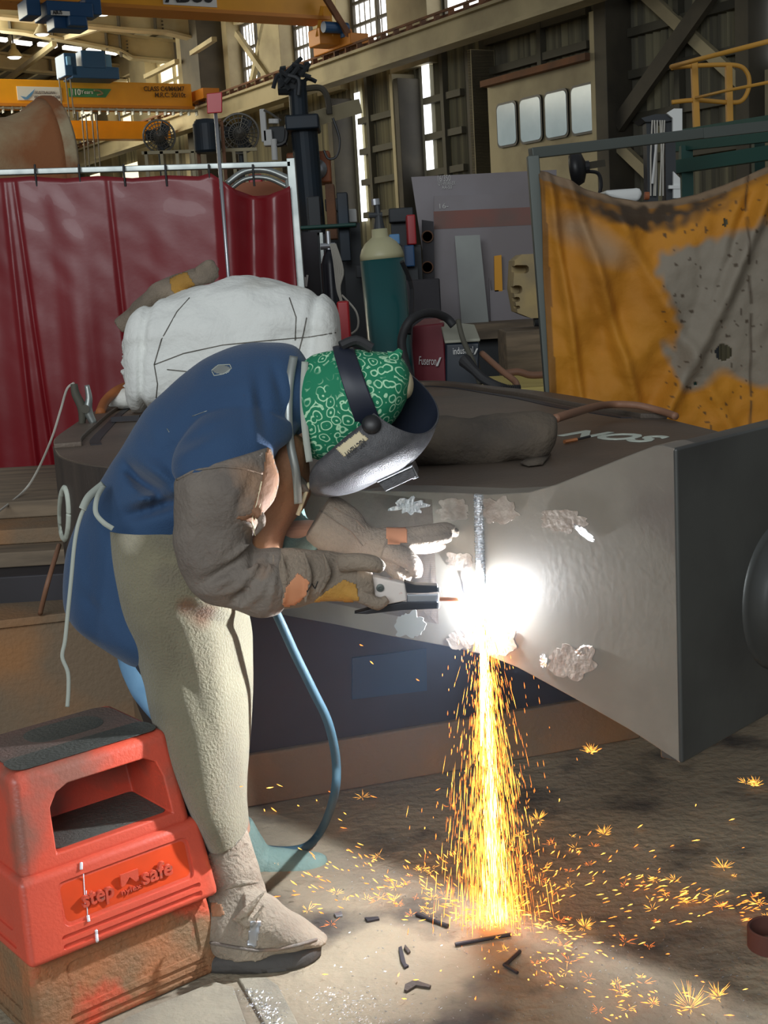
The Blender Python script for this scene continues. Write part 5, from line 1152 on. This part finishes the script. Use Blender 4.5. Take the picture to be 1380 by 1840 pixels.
r1 = nd('ShaderNodeMapRange'); r1.inputs[1].default_value = .55; r1.inputs[2].default_value = .8; L.new(m2.outputs[0], r1.inputs[0])
# pattern is dense on the crown and lower side, sparse at the nape
sx = nd('ShaderNodeSeparateXYZ'); L.new(tc.outputs['Object'], sx.inputs[0])
n2 = nd('ShaderNodeTexNoise'); n2.inputs['Scale'].default_value = 9; L.new(tc.outputs['Object'], n2.inputs['Vector'])
r2 = nd('ShaderNodeMapRange'); r2.inputs[1].default_value = .36; r2.inputs[2].default_value = .42; L.new(n2.outputs['Fac'], r2.inputs[0])
mm = nd('ShaderNodeMath', operation='MULTIPLY'); L.new(r1.outputs[0], mm.inputs[0]); L.new(r2.outputs[0], mm.inputs[1])
mxx = nd('ShaderNodeMix', data_type='RGBA'); L.new(mm.outputs[0], mxx.inputs[0]); mxx.inputs[6].default_value = (.006, .19, .09, 1); mxx.inputs[7].default_value = (.42, .70, .45, 1); L.new(mxx.outputs[2], bs.inputs['Base Color'])
ho = hd.build('bandana_hood', 'bandana', ps, smooth=True, label='green paisley bandana over the head')
MB().tube([P(700, 645, 3.0), P(712, 640, 3.0), P(720, 628, 3.0)], [.02, .014, .006], 10, smooth=4).build('bandana_knot', 'bandana', ho, smooth=True)
MB().ell(P(728, 690, 3.02), (.02, .05, .035)).build('hood_lining', 'label_tan', ho, smooth=True)
# head band of the helmet
def band(st, m, nm, lab=None):
    R = loftR(st, n=48, k=6); b = MB(); b.rings(R, cap=False); return b.build(nm, m, hm, smooth=True, solid=.004, label=lab)
hm = MB()
stn = [((557, 850, 2.93), (564, 889, 2.985), (582, 872, 3.05)), ((568, 832, 2.905), (592, 893, 2.97), (612, 842, 3.09)), ((590, 812, 2.89), (640, 884, 2.96), (650, 800, 3.12)), ((622, 784, 2.88), (692, 858, 2.955), (688, 752, 3.13)), ((650, 762, 2.88), (738, 832, 2.955), (712, 708, 3.13)), ((662, 750, 2.885), (768, 800, 2.96), (724, 682, 3.13)), ((672, 742, 2.89), (783, 765, 2.97), (733, 668, 3.12))]
N_, F_, R_ = [cat([P(*s[i]) for s in stn], 10) for i in range(3)]
rows = []
for a, b, c in zip(N_, F_, R_):
    m_ = (a+c)/2; row = []
    for j in range(41):
        t_ = -PI/2+PI*j/40; ct, sn = math.cos(t_)**.85, math.copysign(abs(math.sin(t_))**.9, math.sin(t_))
        row.append(m_+(b-m_)*ct+(c-m_)*sn)
    rows.append(row)
sheet(hm, rows); ctr = sum(rows[0], V())/len(rows[0]); k0 = len(hm.v); hm.v.append(ctr); hm.f += [(k0, i+1, i) for i in range(40)]
hm = hm.build('welding_helmet', 'helmet', ps, smooth=True, solid=.004, off=-1, label='black welding helmet lit by the arc'); hm.data.materials.append(MATS['helmet_in']); hm.modifiers['s'].material_offset = 1
band([((598, 624), (652, 790), 3.02, .108), ((612, 622), (668, 785), 3.02, .110), ((636, 626), (694, 776), 3.02, .108)], 'helmet_in', 'head_band', 'shiny dark head band')
mb = MB(); mb.tube([P(612, 622, 2.99), P(640, 612, 3.0), P(668, 626, 3.0)], .012, 8, smooth=4); mb.build('adjuster_knob', 'black_rubber', hm)
MB().lathe([(.022, 0), (.022, .012), (.014, .018), (.001, .019)], P(668, 764, 2.882), V((-.1, -1, .3)), 20).build('pivot_knob', 'black', hm, smooth=True)
th_ = bvh(hm)
decal(th_, 'name_label', [(604, 806), (646, 775), (661, 789), (619, 821)], 'label_tan', hm)
la, lb = hit(th_, 617, 815, .007), hit(th_, 652, 788, .007)
if la and lb: text('label_text', 'ABC HEAVY', lb, la, .015, 'black', hm, .0006, nrm=(V(ray(632, 800))*-1), bold=.02)
mb = MB(); q_ = [P(680, 868, 2.93), P(741, 838, 2.93), P(749, 857, 2.93), P(692, 884, 2.93)]; mb.prism(q_, V((.01, .10, 0))); mb.build('lens_holder', 'helmet', hm, bevel=.003)
MB().tube([P(678, 866, 2.925), P(741, 837, 2.925), P(751, 858, 2.925), P(742, 860, 2.925)], .0025, 6).build('lens_spring', 'tin', hm)
# jacket emblem
tjk = bvh(jo)
em = decal(tjk, 'emblem', oval(398, 664, 16, 8), 'galv', jo, cell=1.5, label='small worn white oval emblem', th=.0008)
stitch(tjk, 'emblem_outline', [(380, 666), (392, 656), (413, 655), (416, 662), (402, 672), (385, 675), (380, 666)], .0012, 'apron_tie', jo)
for pts in ([(345, 748), (378, 736)], [(300, 770), (305, 778)]): stitch(tjk, 'chalk_scuff', pts, .001, 'galv', jo)
# ---------------------------------------------------------------- gloves
ng = MB()
loft(ng, [((490, 986), (500, 1094), 2.85, .062), ((530, 984), (538, 1090), 2.85, .055), ((570, 988), (574, 1080), 2.85, .048), ((605, 995), (612, 1082), 2.85, .045), ((635, 1002), (642, 1082), 2.85, .045), ((655, 1012), (664, 1076), 2.85, .04), ((668, 1022), (674, 1066), 2.85, .03)], n=36, k=8, wr=.006, ws=18)
ng.tube([P(610, 1012, 2.81), P(645, 1010, 2.80), P(672, 1014, 2.80), P(688, 1022, 2.805)], [.022, .021, .020, .013], 12, smooth=5)
for i in range(4):
    d = .028*i; Yf = 2.81+d
    ng.tube([P(628-i*2, 1062, Yf+.01), P(655, 1074, Yf), P(680, 1084+(i % 2)*2, Yf), P(697-i*5, 1076-i*2, Yf+.004)], [.017, .0165, .015, .010], 10, smooth=5)
for a, b, c in (((505, 990), (512, 1040), (508, 1088)), ((545, 988), (556, 1035), (548, 1085)), ((580, 992), (590, 1030), (572, 1070))):
    ng.tube([P(*a, 2.80), P(*b, 2.792), P(*c, 2.80)], [.003, .008, .003], 8, smooth=5)
no = ng.build('near_glove', 'glove', ps, remesh=.0042, sm=4, label='leather gauntlet holding the electrode holder')
tn = bvh(no)
decal(tn, 'gold_patch', [(560, 1084), (590, 1060), (618, 1042), (640, 1050), (645, 1078), (610, 1088), (580, 1090)], 'glove_gold', no, label='golden leather patch')
decal(tn, 'cuff_patch', [(506, 1090), (515, 1055), (535, 1030), (556, 1045), (550, 1070), (530, 1088)], 'glove_orange', no, label='orange cuff panel')
stitch(tn, 'glove_logo', [(540, 1062), (548, 1054), (552, 1064), (560, 1048), (566, 1058), (572, 1042)], .0012, 'black', no)
fg = MB()
loft(fg, [((598, 887), (547, 966), 3.045, .06), ((622, 900), (572, 990), 3.035, .055), ((648, 922), (612, 1000), 3.025, .045), ((668, 946), (648, 1005), 3.020, .035), ((700, 946), (692, 1010), 3.015, .034), ((732, 946), (732, 1005), 3.015, .03), ((748, 950), (745, 992), 3.015, .024)], n=36, k=8, wr=.006, ws=18)
for (a, b, c, e, dy, r) in (((735, 958), (775, 953), (800, 949), (817, 951), 0, .0165), ((735, 965), (778, 958), (806, 955), (824, 958), .028, .0165), ((735, 974), (775, 970), (800, 966), (812, 966), -.012, .016), ((732, 984), (762, 985), (785, 982), (800, 978), .012, .015)):
    fg.tube([P(*a, 3.010+dy), P(*b, 3.010+dy), P(*c, 3.010+dy), P(*e, 3.012+dy)], [r, r, r*.95, r*.6], 10, smooth=5)
fg.tube([P(690, 985, 2.985), P(722, 998, 2.980), P(744, 1016, 2.980), P(749, 1036, 2.985)], [.026, .025, .021, .013], 12, smooth=5)
fg.tube([P(690, 1000, 3.005), P(715, 1028, 3.005), P(738, 1040, 3.005)], [.022, .02, .014], 10, smooth=5)
fgo = fg.build('far_glove', 'glove', ps, remesh=.0042, sm=4, label='leather gauntlet steadying in front of the steel')
tf = bvh(fgo)
decal(tf, 'orange_patch', [(694, 948), (730, 948), (732, 976), (696, 978)], 'glove_orange', fgo, label='orange leather patch')
stitch(tf, 'seam', [(572, 915), (600, 935), (630, 955), (655, 985)], .0018, 'leather', fgo, n=8); stitch(tf, 'seam', [(600, 912), (640, 935), (660, 955)], .0015, 'leather', fgo, n=8)
# ---------------------------------------------------------------- electrode holder
eh = thing('electrode_holder', 'pale jawed electrode holder gripped in the near glove', 'electrode holder', P(700, 1070, 2.85))
Ye = 2.85
MB().prism([P(x, y, Ye-.012) for x, y in ((652, 1040), (668, 1036), (728, 1049), (731, 1080), (690, 1088), (668, 1082))], (0, .03, 0)).build('body', 'holder_white', eh, bevel=.004)
MB().prism([P(x, y, Ye-.008) for x, y in ((726, 1046), (745, 1051), (786, 1053), (788, 1064), (760, 1066), (731, 1066))], (.0, .03, 0)).build('upper_jaw', 'black', eh, bevel=.002)
MB().prism([P(x, y, Ye-.008) for x, y in ((690, 1088), (731, 1082), (786, 1082), (788, 1094), (720, 1097), (660, 1104), (636, 1103))], (.0, .03, 0)).build('lower_jaw', 'black', eh, bevel=.002)
MB().bar(P(731, 1075, Ye+.006), P(788, 1075, Ye+.01), .014, .02).build('jaw_insert', 'tin', eh, bevel=.002)
MB().tube([P(788, 1055, Ye-.01), P(789, 1063, Ye-.01)], .003, 6).build('jaw_tip', 'tin', eh); MB().tube([P(788, 1083, Ye-.01), P(787, 1093, Ye-.01)], .003, 6).build('jaw_tip', 'tin', eh)
MB().lathe([(.009, 0), (.009, .004), (.004, .005), (.004, .001)], P(683, 1056, Ye-.012), V((0, -1, 0)), 20).build('bolt', 'dark_frame', eh)
MB().cyl(P(640, 1045, Ye+.01), P(665, 1058, Ye+.01), .017, 14).build('handle', 'black', eh)
er = thing('electrode_rod', 'glowing thin carbon rod reaching from the jaws to the arc', 'electrode', P(800, 1077, 2.86))
MB().tube([P(770, 1076, 2.865), P(820, 1077, 2.91), fp(862, 1079)+FN*.02], .0045, 8).build('rod', 'copper', er, smooth=True)
# hose hanging from the near arm
tag(MB().tube([P(488, 1085, 2.98), P(505, 1120, 2.98), P(530, 1175, 3.0), P(562, 1240, 3.02), P(590, 1300, 3.05), P(604, 1370, 3.1), P(600, 1430, 3.12), G(578, 1490, .06), G(548, 1522, .02), G(500, 1528, .015), G(455, 1520, .015)], .0115, 12, smooth=12).build('air_hose', 'hose_blue', smooth=True), 'blue grey air hose hanging from the glove to the floor', 'hose')
# ================================================================ the arc and its sparks
arc = thing('welding_arc', 'blinding white arc ball between rod and steel face', 'electric arc', ARC)
MB().ell(fp(868, 1080)+FN*.002, (.0135, .0135, .016), 24, 16).build('arc_ball', 'arc_white', arc, smooth=True)
def needle(mb, a, d, l, r):
    x, y, z = frame(d); b = a+z*l
    mb.add([a, a+z*l*.6+x*r, a+z*l*.6-x*.5*r+y*.87*r, a+z*l*.6-x*.5*r-y*.87*r, b], [(0, 1, 2), (0, 2, 3), (0, 3, 1), (4, 2, 1), (4, 3, 2), (4, 1, 3)])
random.seed(21)
A0 = P(869, 1095, ARC.y)
BK = {'spark_core': MB(), 'spark_yellow': MB(), 'spark_orange': MB()}
for i in range(3400):
    sp = abs(random.gauss(0, 1)); ang = random.random()*2*PI
    vx, vy = math.cos(ang)*sp*.22, math.sin(ang)*sp*.13; v0 = -random.uniform(.3, 2.2)
    T = (-v0*-1+math.sqrt(v0*v0+2*9.8*.80)) if False else None
    # fraction of fall
    fz_ = random.random()**.8*.80
    t_ = (v0+math.sqrt(v0*v0+2*9.8*fz_))/9.8
    p = A0+V((vx*t_-.012*fz_*1.0, vy*t_-.02, -fz_)); vel = V((vx, vy, v0-9.8*t_))
    l = random.uniform(.008, .075)*(.5+fz_); r = random.uniform(.0004, .0009)
    k = 'spark_core' if sp < .55 and random.random() < .7-.5*fz_ else ('spark_yellow' if random.random() < .6 else 'spark_orange')
    if p.z-l < .004: l = max(p.z-.004, .003)
    needle(BK[k], p, vel, l, r)
# molten stream right under the arc
MB().tube(cat([P(869, 1095, ARC.y), P(870, 1130, ARC.y), P(869, 1180, ARC.y), P(867, 1260, ARC.y), P(865, 1340, ARC.y)], 8), [.013*(1-i/33)**.8+.0008 for i in range(33)], 10).build('molten_stream', 'hot_white', arc, smooth=True)
for i in range(420):   # outliers round the shower
    fz_ = random.random()*.8; x = random.gauss(0, .085)*(.35+fz_); y = random.gauss(0, .07)*(.3+fz_)
    needle(BK['spark_orange'], A0+V((x, y, -fz_)), V((x*.9, y, -1)), random.uniform(.005, .02), .001)
for k, mb in BK.items():
    o = mb.build({'spark_core': 'bright_sparks', 'spark_yellow': 'yellow_sparks', 'spark_orange': 'orange_sparks'}[k], k)
    tag(o, {'spark_core': 'white yellow core of sparks falling straight below the arc', 'spark_yellow': 'yellow sparks raining in the shower below the arc', 'spark_orange': 'orange sparks at the fringe of the shower'}[k], 'sparks', None, 'stuff')
def burst(c, n, r, mb, up=.6):
    for k in range(n):
        a = random.random()*2*PI; e = random.random()*up; d = V((math.cos(a)*math.cos(e), math.sin(a)*math.cos(e), math.sin(e)+.05))
        needle(mb, c+d*r*random.uniform(.02, .3), d, r*random.uniform(.4, 1.2), .0003)
# loose sparks skating over the floor: clusters as in the photo
sk = MB(); sy = MB()
clusters = [(1150, 1590, 70, 22, 46), (1230, 1610, 40, 12, 26), (1060, 1530, 60, 30, 22), (950, 1610, 70, 40, 55), (970, 1680, 80, 45, 60), (1010, 1750, 60, 40, 40), (1130, 1790, 60, 35, 36), (1340, 1630, 40, 25, 40), (1200, 1640, 120, 40, 25), (850, 1640, 90, 25, 80), (700, 1600, 90, 30, 40), (620, 1555, 60, 30, 30), (560, 1600, 50, 50, 20), (780, 1560, 60, 50, 50), (930, 1540, 80, 60, 50), (1100, 1700, 120, 60, 30), (900, 1480, 60, 60, 26), (1250, 1500, 100, 60, 8), (600, 1450, 90, 50, 14), (780, 1400, 50, 80, 18), (660, 1180, 60, 60, 3), (1350, 1410, 8, 6, 5), (1063, 1352, 5, 4, 4), (480, 1440, 40, 30, 5), (800, 1760, 150, 40, 12), (1240, 1790, 60, 40, 14)]
for cx, cy, sx_, sy__, n in clusters:
    for k in range(n):
        x, y = random.gauss(cx, sx_*.6), random.gauss(cy, sy__*.6)
        if y < 1395 and not (cy < 1400): continue
        z = random.uniform(.004, .03) if y > 1420 else random.uniform(.1, .5)
        if x > 1395: continue
        c = G(x, y, z); c = c if c.y < 3.9 else P(x, y, 3.3)
        out = V((c.x-.22, c.y-3.0, 0)); out = out.normalized() if out.length > .01 else V((1, 0, 0))
        d = (out+V((random.uniform(-.5, .5), random.uniform(-.5, .5), random.uniform(.0, .5)))).normalized()
        if random.random() < .16: burst(c, random.randint(8, 14), random.uniform(.01, .026), sy if random.random() < .6 else sk)
        else: needle(sk if random.random() < .6 else sy, c, d, random.uniform(.008, .026), random.uniform(.0012, .0022))
tag(sk.build('floor_sparks', 'spark_orange'), 'orange sparks scattered and skating across the shop floor', 'sparks', None, 'stuff')
tag(sy.build('floor_sparks', 'spark_yellow'), 'brighter yellow sparks bouncing on the floor around the arc', 'sparks', None, 'stuff')
sb_ = [(967, 1474, 'starburst spark just right of the shower'), (1063, 1352, 'starburst spark near the dark skid corner'), (1300, 1560, 'starburst spark below the flared steel corner'), (1358, 1412, 'starburst spark nearest the right edge of the photo'), (1050, 1667, 'starburst spark on open floor right of impact'), (1240, 1812, 'large starburst spark at the bottom right'), (1085, 1500, 'starburst spark above the long cluster'), (1290, 1790, 'small starburst spark in bottom right corner')]
for x, y, lab in sb_:
    mb = MB(); burst(G(x, y, .012) if y > 1400 else P(x, y, 3.6 if y < 1380 else 3.4), 30, .028 if 'large' not in lab else .05, mb, 1.3); tag(mb.build('spark_burst', 'spark_yellow'), lab, 'spark', 'bursting sparks on the floor')
# ================================================================ floor litter
def chip(pts, m, lab, nm, h=.006, ct='scrap'):
    tag(MB().prism([G(x, y, .001) for x, y in pts], (0, 0, h)).build(nm, m, bevel=.001), lab, ct)
chip([(716, 1706), (722, 1703), (730, 1735), (735, 1738), (727, 1742), (720, 1730)], 'steel_dark', 'upright dark metal flake left of the dark rod', 'metal_flake')
chip([(728, 1772), (745, 1764), (775, 1774), (772, 1778), (748, 1774), (732, 1784), (726, 1782)], 'steel_side', 'curled dark flake near the bottom centre', 'metal_flake')
chip([(655, 1652), (680, 1650), (682, 1654), (660, 1658)], 'steel_dark', 'thin dark flake behind the toe of the near shoe', 'metal_flake')
chip([(600, 1644), (614, 1640), (616, 1648), (604, 1650)], 'tin', 'shiny metal flake beside the toe of the near shoe', 'metal_flake')
chip([(728, 1700), (738, 1712), (733, 1716), (726, 1706)], 'steel_side', 'small flake touching the upright dark flake', 'metal_flake')
for a, b, lab in (((818, 1697), (918, 1679), 'long dark rod lying under the spark impact'), ((908, 1733), (934, 1709), 'short dark rod right of the spark impact'), ((748, 1642), (805, 1664), 'dark rod left of the spark impact')):
    tag(MB().cyl(G(*a, .006), G(*b, .006), .005, 8).build('steel_rod', 'steel_dark'), lab, 'rod')
tag(MB().cyl(G(905, 1733, .005), G(930, 1748, .005), .004, 8).build('steel_rod', 'steel_dark'), 'shortest dark rod pointing to the bottom right', 'rod')
rg = MB(); c = G(1386, 1700, 0); rg.lathe([(.055, 0), (.055, .05), (.048, .05), (.048, 0)], c, cap=False, n=36); rg.f.append(tuple()) if False else None
tag(rg.build('pipe_ring', 'ring_red', bevel=.003), 'rusty red pipe ring cut off by the right edge', 'ring')
# floor blocks beneath the stools
for pts, lab in (([(385, 1768), (420, 1778), (448, 1858), (190, 1870), (230, 1832)], 'concrete slab block in front of the lower stool'), ([(428, 1762), (478, 1760), (500, 1775), (545, 1860), (490, 1870)], 'long narrow concrete strip right of the slab block')):
    mb = MB(); mb.prism([G(x, y, .0) for x, y in pts], (0, 0, .008)); tag(mb.build('floor_slab', 'slab', bevel=.004), lab, 'concrete slab')
sw = MB(); random.seed(5)
for k in range(520):
    x = random.uniform(395, 640); y = 1775+random.random()*70
    if random.random() < .5: x = random.gauss(440+(y-1770)*.8, 14)
    else: x = random.gauss(560+(y-1740)*.9, 40)
    c = G(x, y, .009); a = random.random()*PI; needle(sw, c, V((math.cos(a), math.sin(a), .05)), random.uniform(.003, .009), .0007)
for k in range(500):
    x, y = random.uniform(600, 1380), random.uniform(1500, 1840); c = G(x, y, .002); a = random.random()*PI; needle(sw, c, V((math.cos(a), math.sin(a), .05)), random.uniform(.003, .01), .0012)
tag(sw.build('metal_swarf', 'tin'), 'fine shiny metal swarf strewn on the floor by the stools', 'swarf', None, 'stuff')

# ================================================================ welding fume round the arc
fm = bpy.data.materials.new('fume'); fm.use_nodes = True; nt = fm.node_tree; nt.nodes.remove(nt.nodes['Principled BSDF'])
vs_ = nt.nodes.new('ShaderNodeVolumeScatter'); vs_.inputs['Color'].default_value = (.55, .72, 1, 1); vs_.inputs['Density'].default_value = .018; vs_.inputs['Anisotropy'].default_value = .2
nt.links.new(vs_.outputs[0], nt.nodes['Material Output'].inputs['Volume'])
tag(MB().ell((.02, 2.98, .62), (.62, .42, .52), 32, 20).build('welding_fume', fm, smooth=True), 'thin bluish welding fume hanging round the arc', 'fume', None, 'stuff')
